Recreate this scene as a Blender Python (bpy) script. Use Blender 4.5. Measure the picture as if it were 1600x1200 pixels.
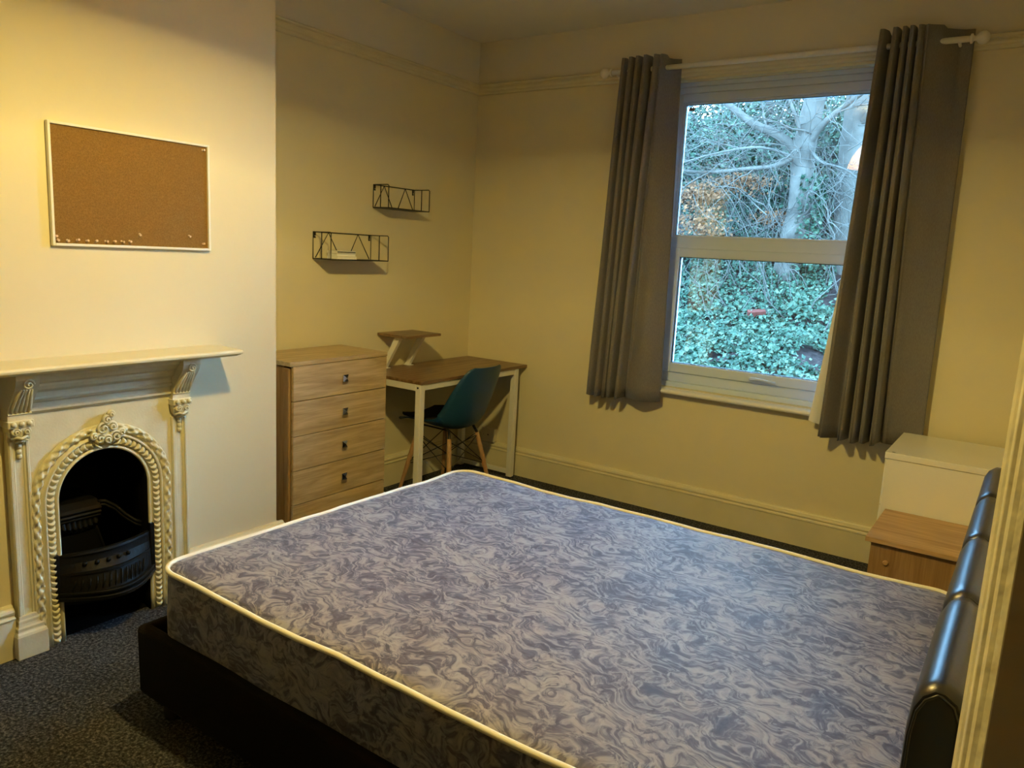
import bpy, bmesh, math, random
from mathutils import Vector, Matrix
from mathutils import noise as mnoise
random.seed(7)
PI = math.pi
SC = bpy.context.scene
COL = SC.collection
for o in list(bpy.data.objects):
    bpy.data.objects.remove(o)

# ------------------------------------------------------------------ camera
cam_d = bpy.data.cameras.new('camera')
cam = bpy.data.objects.new('camera', cam_d)
COL.objects.link(cam)
SC.camera = cam
cam_d.sensor_width = 36
cam_d.lens = 26.8148
cam_d.clip_start = 0.02
RX, RY, RZ = ((0.818704, 0.571921, 0.051285), (-0.139524, 0.111497, 0.983922), (0.557008, -0.812696, 0.17108))
cam.matrix_world = Matrix(((RX[0], RY[0], RZ[0], 3.2243), (RX[1], RY[1], RZ[1], -4.1428),
                           (RX[2], RY[2], RZ[2], 1.4800), (0, 0, 0, 1)))

# ------------------------------------------------------------------ world, lamps, exposure
SC.view_settings.view_transform = 'Standard'
SC.view_settings.look = 'None'
SC.view_settings.gamma = 1
SC.view_settings.use_curve_mapping = False
SC.view_settings.exposure = 0.0
world = bpy.data.worlds.new('overcast_sky')
SC.world = world
world.use_nodes = True
bg = world.node_tree.nodes['Background']
bg.inputs[0].default_value = (0.30, 0.61, 1.0, 1)
bg.inputs[1].default_value = 58.0
LAMP = (1.87, -2.72, 2.36)
LAMP_POWER = 405
LAMP_COLOR = (1.0, 0.775, 0.245)


# ------------------------------------------------------------------ materials
MATS = {}


def new_mat(name):
    m = bpy.data.materials.new(name)
    m.use_nodes = True
    nt = m.node_tree
    b = nt.nodes['Principled BSDF']
    MATS[name] = m
    return m, nt, b


def node(nt, typ, **kw):
    n = nt.nodes.new(typ)
    for k, v in kw.items():
        if k in n.inputs.keys():
            n.inputs[k].default_value = v
        else:
            setattr(n, k, v)
    return n


def tex_coord(nt, scale=(1, 1, 1), rot=(0, 0, 0)):
    tc = node(nt, 'ShaderNodeTexCoord')
    mp = node(nt, 'ShaderNodeMapping')
    mp.inputs['Scale'].default_value = scale
    mp.inputs['Rotation'].default_value = rot
    nt.links.new(tc.outputs['Object'], mp.inputs['Vector'])
    return mp.outputs['Vector']


def ramp(nt, fac, stops):
    r = node(nt, 'ShaderNodeValToRGB')
    cr = r.color_ramp
    while len(cr.elements) < len(stops):
        cr.elements.new(0.5)
    for e, (p, c) in zip(cr.elements, stops):
        e.position = p
        e.color = (*c, 1)
    nt.links.new(fac, r.inputs['Fac'])
    return r.outputs['Color']


def bump(nt, b, height, strength=0.2, dist=0.01):
    n = node(nt, 'ShaderNodeBump')
    n.inputs['Strength'].default_value = strength
    n.inputs['Distance'].default_value = dist
    nt.links.new(height, n.inputs['Height'])
    nt.links.new(n.outputs['Normal'], b.inputs['Normal'])


def simple(name, col, rough=0.5, metal=0.0, spec=0.5, nscale=0, namt=0.1, bscale=0, bstr=0.1, bdist=0.002, coat=0):
    m, nt, b = new_mat(name)
    b.inputs['Base Color'].default_value = (*col, 1)
    b.inputs['Roughness'].default_value = rough
    b.inputs['Metallic'].default_value = metal
    b.inputs['Specular IOR Level'].default_value = spec
    b.inputs['Coat Weight'].default_value = coat
    v = tex_coord(nt)
    if nscale:
        n = node(nt, 'ShaderNodeTexNoise', Scale=nscale, Detail=4.0)
        nt.links.new(v, n.inputs['Vector'])
        lo = tuple(c * (1 - namt) for c in col)
        hi = tuple(min(1, c * (1 + namt)) for c in col)
        nt.links.new(ramp(nt, n.outputs['Fac'], [(0.3, lo), (0.7, hi)]), b.inputs['Base Color'])
    if bscale:
        n = node(nt, 'ShaderNodeTexNoise', Scale=bscale, Detail=3.0)
        nt.links.new(v, n.inputs['Vector'])
        bump(nt, b, n.outputs['Fac'], bstr, bdist)
    return m


def wood(name, dark, light, axis='Y', scale=1.0, rough=0.45, contrast=(0.35, 0.68)):
    m, nt, b = new_mat(name)
    s = {'X': (1.2, 14, 14), 'Y': (14, 1.2, 14), 'Z': (14, 14, 1.2)}[axis]
    v = tex_coord(nt, tuple(k * scale for k in s))
    n = node(nt, 'ShaderNodeTexNoise', Scale=3.0, Detail=6.0, Roughness=0.6, Distortion=0.6)
    nt.links.new(v, n.inputs['Vector'])
    v2 = tex_coord(nt, tuple(k * scale * (6 if k > 5 else 2) for k in s))
    n2 = node(nt, 'ShaderNodeTexNoise', Scale=4.0, Detail=3.0)
    nt.links.new(v2, n2.inputs['Vector'])
    mx = node(nt, 'ShaderNodeMath', operation='MULTIPLY_ADD')
    nt.links.new(n2.outputs['Fac'], mx.inputs[0])
    mx.inputs[1].default_value = 0.35
    nt.links.new(n.outputs['Fac'], mx.inputs[2])
    sub = node(nt, 'ShaderNodeMath', operation='SUBTRACT')
    nt.links.new(mx.outputs[0], sub.inputs[0])
    sub.inputs[1].default_value = 0.17
    nt.links.new(ramp(nt, sub.outputs[0], [(contrast[0], dark), (contrast[1], light)]), b.inputs['Base Color'])
    b.inputs['Roughness'].default_value = rough
    bump(nt, b, n2.outputs['Fac'], 0.08, 0.001)
    return m


def plaster(name, col):
    m, nt, b = new_mat(name)
    v = tex_coord(nt)
    n = node(nt, 'ShaderNodeTexNoise', Scale=1.6, Detail=5.0)
    nt.links.new(v, n.inputs['Vector'])
    nt.links.new(ramp(nt, n.outputs['Fac'], [(0.3, tuple(c * 0.955 for c in col)), (0.7, col)]), b.inputs['Base Color'])
    b.inputs['Roughness'].default_value = 0.62
    b.inputs['Specular IOR Level'].default_value = 0.25
    n2 = node(nt, 'ShaderNodeTexNoise', Scale=7.0, Detail=9.0, Roughness=0.62)
    nt.links.new(v, n2.inputs['Vector'])
    bump(nt, b, n2.outputs['Fac'], 0.22, 0.008)
    return m


M_WALL = plaster('cream_wall_paint', (0.76, 0.69, 0.48))
M_FRIEZE = plaster('white_frieze_paint', (0.76, 0.72, 0.62))
M_CEIL = plaster('ceiling_paint', (0.87, 0.85, 0.81))
M_TRIM = simple('cream_gloss_paint', (0.72, 0.66, 0.46), 0.38, nscale=6, namt=0.04, bscale=30, bstr=0.12, bdist=0.002)
M_IRONW = simple('painted_iron_cream', (0.68, 0.63, 0.44), 0.42, nscale=20, namt=0.05, bscale=120, bstr=0.25, bdist=0.002)
M_IRONB = simple('black_cast_iron', (0.005, 0.005, 0.005), 0.52, spec=0.15, bscale=150, bstr=0.3, bdist=0.001)
M_SOOT = simple('sooty_firebox', (0.004, 0.004, 0.004), 0.95, spec=0.04)
M_UPVC = simple('daylight_tinted_upvc', (0.58, 0.70, 0.92), 0.3)  # white frame with a blue daylight cast mixed into its colour
M_WHITE = simple('white_laminate', (0.86, 0.85, 0.82), 0.3, nscale=3, namt=0.02)
M_WMETAL = simple('white_powder_coat', (0.80, 0.79, 0.75), 0.35)
M_BLACKM = simple('black_wire', (0.012, 0.011, 0.011), 0.5)
M_CHROME = simple('polished_chrome', (0.75, 0.76, 0.78), 0.12, metal=1.0)
M_LEATHER = simple('black_faux_leather', (0.010, 0.011, 0.013), 0.33, spec=0.55, bscale=220, bstr=0.15, bdist=0.001)
M_BEDFAB = simple('dark_brown_bed_fabric', (0.006, 0.004, 0.003), 0.8, spec=0.12, bscale=200, bstr=0.3)
M_PIPING = simple('cream_piping', (0.85, 0.82, 0.70), 0.6, bscale=300, bstr=0.2)
M_TEAL = simple('teal_plastic', (0.010, 0.058, 0.125), 0.42, bscale=400, bstr=0.05)
M_PAD = simple('black_seat_fabric', (0.008, 0.008, 0.009), 0.8)
M_PLASTIC = simple('cream_plastic', (0.72, 0.66, 0.50), 0.35)
M_DARKHOLE = simple('dark_hole', (0.01, 0.01, 0.01), 0.8)
M_PAPER = simple('white_paper', (0.92, 0.91, 0.88), 0.7)
M_PIN = simple('clear_pink_plastic', (0.75, 0.55, 0.42), 0.15)
M_LINING = simple('white_curtain_lining', (0.84, 0.85, 0.88), 0.9, bscale=300, bstr=0.1)
M_OAK = wood('light_oak_veneer', (0.38, 0.27, 0.13), (0.62, 0.47, 0.26), 'Y', 0.8)
M_OAKX = wood('light_oak_veneer_cross', (0.38, 0.23, 0.11), (0.60, 0.40, 0.22), 'X', 0.8)
M_OAKZ = wood('light_oak_veneer_upright', (0.24, 0.14, 0.055), (0.38, 0.235, 0.10), 'Z', 0.8)
M_DESK = wood('walnut_brown_desktop', (0.125, 0.070, 0.032), (0.31, 0.195, 0.10), 'Y', 0.7, 0.35)
M_BEECH = wood('beech_chair_leg', (0.40, 0.22, 0.10), (0.58, 0.36, 0.18), 'Z', 1.0)
M_TRUNK = simple('grey_beech_bark', (0.045, 0.039, 0.032), 0.9, spec=0.06, nscale=5, namt=0.35, bscale=12, bstr=0.5, bdist=0.03)
M_TWIG = simple('bare_twig_bark', (0.042, 0.038, 0.032), 0.9, spec=0.06, nscale=3, namt=0.5)
M_BRACKEN = simple('dead_orange_bracken', (0.078, 0.034, 0.016), 0.9, spec=0.06, nscale=9, namt=0.5)
M_BRICKRED = simple('red_brick', (0.055, 0.014, 0.010), 0.85, spec=0.06, nscale=30, namt=0.2)


def mat_cork():
    m, nt, b = new_mat('cork_sheet')
    v = tex_coord(nt)
    n = node(nt, 'ShaderNodeTexNoise', Scale=420.0, Detail=3.0)
    nt.links.new(v, n.inputs['Vector'])
    n2 = node(nt, 'ShaderNodeTexVoronoi', Scale=150.0)
    nt.links.new(v, n2.inputs['Vector'])
    mx = node(nt, 'ShaderNodeMath', operation='MULTIPLY_ADD')
    nt.links.new(n2.outputs['Distance'], mx.inputs[0])
    mx.inputs[1].default_value = 0.25
    nt.links.new(n.outputs['Fac'], mx.inputs[2])
    nt.links.new(ramp(nt, mx.outputs[0], [(0.35, (0.135, 0.070, 0.012)), (0.60, (0.180, 0.098, 0.017)), (0.90, (0.235, 0.135, 0.030))]), b.inputs['Base Color'])
    b.inputs['Roughness'].default_value = 0.9
    bump(nt, b, n.outputs['Fac'], 0.4, 0.002)
    return m


def mat_carpet():
    m, nt, b = new_mat('charcoal_blue_carpet')
    v = tex_coord(nt)
    n = node(nt, 'ShaderNodeTexNoise', Scale=95.0, Detail=5.0, Roughness=0.75)
    nt.links.new(v, n.inputs['Vector'])
    n2 = node(nt, 'ShaderNodeTexNoise', Scale=3.0, Detail=3.0)
    nt.links.new(v, n2.inputs['Vector'])
    mx = node(nt, 'ShaderNodeMath', operation='MULTIPLY_ADD')
    nt.links.new(n2.outputs['Fac'], mx.inputs[0])
    mx.inputs[1].default_value = 0.12
    nt.links.new(n.outputs['Fac'], mx.inputs[2])
    nt.links.new(ramp(nt, mx.outputs[0], [(0.42, (0.010, 0.012, 0.016)), (0.56, (0.050, 0.053, 0.060)), (0.70, (0.20, 0.20, 0.20))]), b.inputs['Base Color'])
    b.inputs['Roughness'].default_value = 0.97
    b.inputs['Specular IOR Level'].default_value = 0.1
    bump(nt, b, n.outputs['Fac'], 1.0, 0.012)
    return m


def mat_mattress():
    m, nt, b = new_mat('blue_swirl_ticking')
    v = tex_coord(nt, (1.0, 1.0, 1.0), (0, 0, 0.2))

    def warp(src, scale, amp, det=2.0):
        w = node(nt, 'ShaderNodeTexNoise', Scale=scale, Detail=det)
        nt.links.new(src, w.inputs['Vector'])
        sub = node(nt, 'ShaderNodeVectorMath', operation='SUBTRACT')
        nt.links.new(w.outputs['Color'], sub.inputs[0])
        sub.inputs[1].default_value = (0.5, 0.5, 0.5)
        sc = node(nt, 'ShaderNodeVectorMath', operation='SCALE')
        nt.links.new(sub.outputs[0], sc.inputs[0])
        sc.inputs['Scale'].default_value = amp
        ad = node(nt, 'ShaderNodeVectorMath', operation='ADD')
        nt.links.new(src, ad.inputs[0])
        nt.links.new(sc.outputs[0], ad.inputs[1])
        return ad.outputs[0]

    v1 = warp(v, 6.5, 0.27)
    v2 = warp(v1, 19.0, 0.05, 3.0)
    mp = node(nt, 'ShaderNodeMapping')
    mp.inputs['Scale'].default_value = (15, 56, 40)
    nt.links.new(v2, mp.inputs['Vector'])
    n = node(nt, 'ShaderNodeTexNoise', Scale=1.0, Detail=3.5, Roughness=0.6, Distortion=0.5)
    nt.links.new(mp.outputs[0], n.inputs['Vector'])
    big = node(nt, 'ShaderNodeTexNoise', Scale=6.0, Detail=2.0)
    nt.links.new(v, big.inputs['Vector'])
    mx = node(nt, 'ShaderNodeMath', operation='MULTIPLY_ADD')
    nt.links.new(big.outputs['Fac'], mx.inputs[0])
    mx.inputs[1].default_value = 0.35
    nt.links.new(n.outputs['Fac'], mx.inputs[2])
    nt.links.new(ramp(nt, mx.outputs[0], [(0.50, (0.038, 0.040, 0.080)), (0.62, (0.082, 0.082, 0.138)),
                                          (0.70, (0.185, 0.182, 0.232)), (0.82, (0.275, 0.272, 0.310))]), b.inputs['Base Color'])
    b.inputs['Roughness'].default_value = 0.62
    b.inputs['Specular IOR Level'].default_value = 0.35
    b.inputs['Sheen Weight'].default_value = 0.15
    n3 = node(nt, 'ShaderNodeTexNoise', Scale=9.0, Detail=3.0)
    nt.links.new(v, n3.inputs['Vector'])
    bump(nt, b, n3.outputs['Fac'], 0.25, 0.02)
    return m


def mat_curtain():
    m, nt, b = new_mat('grey_curtain_cloth')
    v = tex_coord(nt, (300, 300, 40))
    n = node(nt, 'ShaderNodeTexNoise', Scale=2.0, Detail=2.0)
    nt.links.new(v, n.inputs['Vector'])
    nt.links.new(ramp(nt, n.outputs['Fac'], [(0.3, (0.120, 0.115, 0.125)), (0.7, (0.175, 0.168, 0.180))]), b.inputs['Base Color'])
    b.inputs['Roughness'].default_value = 0.75
    b.inputs['Sheen Weight'].default_value = 0.25
    bump(nt, b, n.outputs['Fac'], 0.15, 0.001)
    return m


def mat_glass():
    m = bpy.data.materials.new('window_glass')
    m.use_nodes = True
    nt = m.node_tree
    nt.nodes.clear()
    out = node(nt, 'ShaderNodeOutputMaterial')
    tr = node(nt, 'ShaderNodeBsdfTransparent')
    tr.inputs[0].default_value = (0.93, 0.97, 0.97, 1)
    gl = node(nt, 'ShaderNodeBsdfGlossy')
    gl.inputs['Roughness'].default_value = 0.01
    fr = node(nt, 'ShaderNodeFresnel', IOR=1.5)
    mu = node(nt, 'ShaderNodeMath', operation='MULTIPLY')
    mu.inputs[1].default_value = 2.2
    mx = node(nt, 'ShaderNodeMixShader')
    nt.links.new(fr.outputs[0], mu.inputs[0])
    nt.links.new(mu.outputs[0], mx.inputs[0])
    nt.links.new(tr.outputs[0], mx.inputs[1])
    nt.links.new(gl.outputs[0], mx.inputs[2])
    nt.links.new(mx.outputs[0], out.inputs[0])
    return m


def mat_leaf(name, c1, c2, c3):
    m, nt, b = new_mat(name)
    v = tex_coord(nt)
    n = node(nt, 'ShaderNodeTexNoise', Scale=9.0, Detail=4.0)
    nt.links.new(v, n.inputs['Vector'])
    n2 = node(nt, 'ShaderNodeTexWhiteNoise')
    vs = node(nt, 'ShaderNodeVectorMath', operation='SNAP')
    nt.links.new(v, vs.inputs[0])
    vs.inputs[1].default_value = (0.06, 0.06, 0.06)
    nt.links.new(vs.outputs[0], n2.inputs['Vector'])
    mx = node(nt, 'ShaderNodeMath', operation='MULTIPLY_ADD')
    nt.links.new(n2.outputs['Value'], mx.inputs[0])
    mx.inputs[1].default_value = 0.4
    nt.links.new(n.outputs['Fac'], mx.inputs[2])
    nt.links.new(ramp(nt, mx.outputs[0], [(0.45, c1), (0.70, c2), (0.95, c3)]), b.inputs['Base Color'])
    b.inputs['Roughness'].default_value = 0.45
    b.inputs['Specular IOR Level'].default_value = 0.08
    return m


def mat_ground():
    m, nt, b = new_mat('leaf_litter_soil')
    v = tex_coord(nt)
    n = node(nt, 'ShaderNodeTexNoise', Scale=14.0, Detail=6.0, Roughness=0.7)
    nt.links.new(v, n.inputs['Vector'])
    nt.links.new(ramp(nt, n.outputs['Fac'], [(0.35, (0.006, 0.0045, 0.0045)), (0.55, (0.018, 0.012, 0.011)), (0.75, (0.042, 0.030, 0.025))]), b.inputs['Base Color'])
    b.inputs['Roughness'].default_value = 0.95
    b.inputs['Specular IOR Level'].default_value = 0.05
    bump(nt, b, n.outputs['Fac'], 0.8, 0.05)
    return m


M_CORK = mat_cork()
M_CARPET = mat_carpet()
M_MATT = mat_mattress()
M_CURT = mat_curtain()
M_GLASS = mat_glass()
M_IVY = mat_leaf('ivy_leaf', (0.0045, 0.016, 0.0085), (0.014, 0.033, 0.019), (0.046, 0.062, 0.038))
M_BUSH = mat_leaf('evergreen_leaf', (0.005, 0.014, 0.008), (0.015, 0.031, 0.017), (0.042, 0.055, 0.032))
M_GROUND = mat_ground()


def mat_shade():
    m = bpy.data.materials.new('copper_orange_lampshade')
    m.use_nodes = True
    nt = m.node_tree
    nt.nodes.clear()
    out = node(nt, 'ShaderNodeOutputMaterial')
    d = node(nt, 'ShaderNodeBsdfDiffuse')
    d.inputs[0].default_value = (0.62, 0.34, 0.20, 1)
    t = node(nt, 'ShaderNodeBsdfTranslucent')
    t.inputs[0].default_value = (0.72, 0.50, 0.34, 1)
    mx = node(nt, 'ShaderNodeMixShader')
    mx.inputs[0].default_value = 0.36
    nt.links.new(d.outputs[0], mx.inputs[1])
    nt.links.new(t.outputs[0], mx.inputs[2])
    nt.links.new(mx.outputs[0], out.inputs[0])
    return m


M_SHADE = mat_shade()


def mat_emit(name, col, s):
    m, nt, b = new_mat(name)
    b.inputs['Base Color'].default_value = (*col, 1)
    b.inputs['Emission Color'].default_value = (*col, 1)
    b.inputs['Emission Strength'].default_value = s
    return m


M_BULB = mat_emit('glowing_bulb', LAMP_COLOR, 25)


# ------------------------------------------------------------------ mesh helpers
def obj(name, bm, mat, parent=None, smooth=False, bevel=0, seg=2, kind=None, autos=None):
    bmesh.ops.recalc_face_normals(bm, faces=bm.faces[:])
    me = bpy.data.meshes.new(name)
    bm.to_mesh(me)
    bm.free()
    mats = mat if isinstance(mat, (list, tuple)) else [mat]
    for m in mats:
        me.materials.append(m)
    if smooth:
        for p in me.polygons:
            p.use_smooth = True
    o = bpy.data.objects.new(name, me)
    COL.objects.link(o)
    if parent:
        o.parent = parent
        o.matrix_parent_inverse = parent.matrix_basis.inverted()
    if bevel:
        md = o.modifiers.new('bevel', 'BEVEL')
        md.width = bevel
        md.segments = seg
        md.limit_method = 'ANGLE'
        md.angle_limit = 0.6
        md.harden_normals = False
    if kind:
        o['kind'] = kind
    return o


def thing(name, label, cat, loc=(0, 0, 0), group=None, rz=0):
    o = bpy.data.objects.new(name, None)
    o.empty_display_size = 0.1
    COL.objects.link(o)
    o.location = loc
    o.rotation_euler = (0, 0, rz)
    o.matrix_basis = Matrix.Translation(loc) @ Matrix.Rotation(rz, 4, 'Z')
    tag(o, label, cat, group)
    return o


def tag(o, label, cat, group=None):
    o['label'] = label
    o['category'] = cat
    if group:
        o['group'] = group
    return o


def box(bm, x0, x1, y0, y1, z0, z1, mi=0):
    vs = [bm.verts.new(p) for p in ((x0, y0, z0), (x1, y0, z0), (x1, y1, z0), (x0, y1, z0), (x0, y0, z1), (x1, y0, z1), (x1, y1, z1), (x0, y1, z1))]
    for f in ((0, 3, 2, 1), (4, 5, 6, 7), (0, 1, 5, 4), (1, 2, 6, 5), (2, 3, 7, 6), (3, 0, 4, 7)):
        fc = bm.faces.new([vs[i] for i in f])
        fc.material_index = mi
    return vs


def B(*a, mi=0):
    bm = bmesh.new()
    box(bm, *a, mi=mi)
    return bm


def tube(bm, pts, r, n=8, cap=True, mi=0):
    pts = [Vector(p) for p in pts]
    rs = r if isinstance(r, (list, tuple)) else [r] * len(pts)
    rings = []
    up = None
    for i, p in enumerate(pts):
        if i == 0:
            t = pts[1] - p
        elif i == len(pts) - 1:
            t = p - pts[i - 1]
        else:
            t = (pts[i + 1] - pts[i - 1])
        t.normalize()
        if up is None:
            up = Vector((0, 0, 1)) if abs(t.z) < 0.9 else Vector((1, 0, 0))
        a = t.cross(up)
        if a.length < 1e-6:
            a = t.orthogonal()
        a.normalize()
        b = a.cross(t).normalized()
        up = b
        rings.append([bm.verts.new(p + (a * math.cos(2 * PI * k / n) + b * math.sin(2 * PI * k / n)) * rs[i]) for k in range(n)])
    for i in range(len(rings) - 1):
        for k in range(n):
            f = bm.faces.new((rings[i][k], rings[i][(k + 1) % n], rings[i + 1][(k + 1) % n], rings[i + 1][k]))
            f.material_index = mi
            f.smooth = True
    if cap:
        bm.faces.new(rings[0][::-1])
        bm.faces.new(rings[-1])
    return rings


def closed_tube(bm, pts, r, n=8):
    pts = [Vector(p) for p in pts]
    N = len(pts)
    rings = []
    for i, p in enumerate(pts):
        t = (pts[(i + 1) % N] - pts[i - 1]).normalized()
        a = t.cross(Vector((0, 0, 1))).normalized()
        b = a.cross(t).normalized()
        rings.append([bm.verts.new(p + (a * math.cos(2 * PI * k / n) + b * math.sin(2 * PI * k / n)) * r) for k in range(n)])
    for i in range(N):
        for k in range(n):
            bm.faces.new((rings[i][k], rings[i][(k + 1) % n], rings[(i + 1) % N][(k + 1) % n], rings[(i + 1) % N][k]))


def lathe(bm, prof, n=20, axis='Z', c=(0, 0, 0)):
    rings = []
    for r, h in prof:
        ring = []
        for k in range(n):
            a = 2 * PI * k / n
            u, v = r * math.cos(a), r * math.sin(a)
            p = {'Z': (u, v, h), 'X': (h, u, v), 'Y': (u, h, v)}[axis]
            ring.append(bm.verts.new((p[0] + c[0], p[1] + c[1], p[2] + c[2])))
        rings.append(ring)
    for i in range(len(rings) - 1):
        for k in range(n):
            f = bm.faces.new((rings[i][k], rings[i][(k + 1) % n], rings[i + 1][(k + 1) % n], rings[i + 1][k]))
            f.smooth = True
    bm.faces.new(rings[0][::-1])
    bm.faces.new(rings[-1])


def ball(bm, c, r, n=8, sc=(1, 1, 1)):
    mt = Matrix.Translation(c) @ Matrix.Diagonal((r * sc[0], r * sc[1], r * sc[2], 1))
    res = bmesh.ops.create_uvsphere(bm, u_segments=n, v_segments=max(4, n * 2 // 3), radius=1, matrix=mt)
    for v in res['verts']:
        for f in v.link_faces:
            f.smooth = True


def prism(bm, pts, vec, mi=0):
    """closed polygon pts extruded by vec"""
    a = [bm.verts.new(p) for p in pts]
    b = [bm.verts.new(Vector(p) + Vector(vec)) for p in pts]
    n = len(pts)
    bm.faces.new(a[::-1]).material_index = mi
    bm.faces.new(b).material_index = mi
    for i in range(n):
        bm.faces.new((a[i], a[(i + 1) % n], b[(i + 1) % n], b[i])).material_index = mi


def mould_y(bm, prof, y0, y1, sx=1, x0=0):
    """profile (depth, z) extruded along y on a wall facing +x"""
    prism(bm, [(x0 + sx * d, y0, z) for d, z in prof], (0, y1 - y0, 0))


def mould_x(bm, prof, x0, x1, sy=-1, y0=0):
    prism(bm, [(x0, y0 + sy * d, z) for d, z in prof], (x1 - x0, 0, 0))


def copy_tree(o, parent=None):
    c = o.copy()
    COL.objects.link(c)
    if parent:
        c.parent = parent
    for ch in list(o.children):
        copy_tree(ch, c)
    return c


# ------------------------------------------------------------------ room shell
H = 2.795
RAIL = 2.47
BR = 0.4414          # chimney breast front plane
BY0, BY1 = -3.40, -1.959
WR = 3.27            # right wall plane
YB = -4.65           # wall behind the camera
WX0, WX1, WZ0, WZ1 = 1.352, 2.62, 0.745, 2.455   # window opening


def wall_boxes(bm, x0, x1, y0, y1, z0=0.0):
    if z0 < RAIL:
        box(bm, x0, x1, y0, y1, z0, RAIL, 0)
    box(bm, x0, x1, y0, y1, max(z0, RAIL), H, 1)


def struct(o):
    o['kind'] = 'structure'
    return o


struct(obj('floor', B(-0.15, 4.6, -5.2, 0.0, -0.12, 0.0), M_CARPET))
struct(obj('ceiling', B(-0.15, 4.6, -5.2, 0.25, H, H + 0.1), M_CEIL))
bm = bmesh.new()
wall_boxes(bm, -0.15, 0.0, BY1, 0.0)
wall_boxes(bm, -0.15, 0.0, -5.2, BY0)
wall_boxes(bm, -0.15, BR, BY0, -2.935)
wall_boxes(bm, -0.15, BR, -2.580, BY1)
wall_boxes(bm, -0.15, BR, -2.935, -2.580, 0.70)
box(bm, -0.15, 0.10, -2.935, -2.580, 0, 0.70, 0)
wl = struct(obj('wall_left', bm, [M_WALL, M_FRIEZE]))
bm = bmesh.new()
wall_boxes(bm, -0.15, WX0, 0.0, 0.25)
wall_boxes(bm, WX1, 4.6, 0.0, 0.25)
box(bm, WX0, WX1, 0.0, 0.25, 0, WZ0, 0)
box(bm, WX0, WX1, 0.0, 0.25, WZ1, RAIL, 0)
box(bm, WX0, WX1, 0.0, 0.25, RAIL, H, 1)
struct(obj('wall_back', bm, [M_WALL, M_FRIEZE]))
bm = bmesh.new()
wall_boxes(bm, WR, WR + 0.14, -3.46, 0.0)
wall_boxes(bm, WR, WR + 0.14, -5.2, -4.60)
wall_boxes(bm, WR, WR + 0.14, -4.60, -3.46, 2.05)
struct(obj('wall_right', bm, [M_WALL, M_FRIEZE]))
bm = bmesh.new()
wall_boxes(bm, 0.0, WR, YB - 0.12, YB)
M_DIMWALL = plaster('bounce_cutting_brown', (0.24, 0.19, 0.12))  # dark brown chosen for unseen walls to cut the lamp's bounce light
struct(obj('wall_front', bm, [M_DIMWALL, M_FRIEZE]))
bm = bmesh.new()
box(bm, 4.5, 4.6, -5.2, 0, 0, H)
box(bm, WR, 4.5, -3.3, -3.2, 0, H)
box(bm, WR, 4.6, -5.2, -5.1, 0, H)
struct(obj('wall_hallway', bm, M_DIMWALL))

# door post beside the camera: painted architrave edge and the shaded lining behind it
bm = bmesh.new()
prism(bm, [(3.2150, -3.398, 0), (3.2140, -3.404, 0), (3.2165, -3.410, 0), (3.2185, -3.413, 0), (3.2200, -3.421, 0), (3.2235, -3.424, 0),
           (3.2260, -3.430, 0), (3.2300, -3.434, 0), (3.2350, -3.441, 0), (3.2690, -3.441, 0), (3.2690, -3.398, 0)], (0, 0, 2.08))
post = struct(obj('door_1', bm, simple('chipped_gloss_paint', (0.72, 0.66, 0.46), 0.4, nscale=14, namt=0.14, bscale=26, bstr=0.7, bdist=0.006), bevel=0.0008, seg=1))
bm = bmesh.new()
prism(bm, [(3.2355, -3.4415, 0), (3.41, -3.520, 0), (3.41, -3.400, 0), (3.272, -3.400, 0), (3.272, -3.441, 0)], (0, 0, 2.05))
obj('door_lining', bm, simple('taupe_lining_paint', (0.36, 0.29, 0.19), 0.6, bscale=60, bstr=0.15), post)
bm = bmesh.new()
box(bm, 3.2262, 3.262, -3.455, -3.438, 1.405, 1.475)
box(bm, 3.229, 3.262, -3.460, -3.455, 1.420, 1.460)
tag(obj('latch_keep', bm, M_BLACKM, None, bevel=0.001), 'small black latch keep on the edge of the cream door frame', 'latch')

# skirting boards
SK = [(0, 0), (0.030, 0), (0.030, 0.142), (0.0345, 0.146), (0.0345, 0.150), (0.024, 0.153), (0.021, 0.158), (0.028, 0.163), (0.030, 0.170),
      (0.027, 0.178), (0.017, 0.182), (0.014, 0.187), (0.008, 0.190), (0, 0.190)]
bm = bmesh.new(); mould_x(bm, SK, 0.0, WR); struct(obj('baseboard_back', bm, M_TRIM))
bm = bmesh.new(); mould_y(bm, SK, BY1, 0.0); struct(obj('baseboard_left', bm, M_TRIM))
bm = bmesh.new()
mould_y(bm, SK, -2.424, BY1 + 0.03, 1, BR)
mould_y(bm, SK, BY0 - 0.03, -3.075, 1, BR)
mould_x(bm, SK, 0.0, BR, 1, BY1)
mould_x(bm, SK, 0.0, BR, -1, BY0)
struct(obj('baseboard_chimney', bm, M_TRIM))
bm = bmesh.new(); mould_y(bm, SK, YB, BY0); struct(obj('baseboard_alcove', bm, M_TRIM))
bm = bmesh.new(); mould_y(bm, SK, -3.39, 0.0, -1, WR); struct(obj('baseboard_right', bm, M_TRIM))

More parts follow.
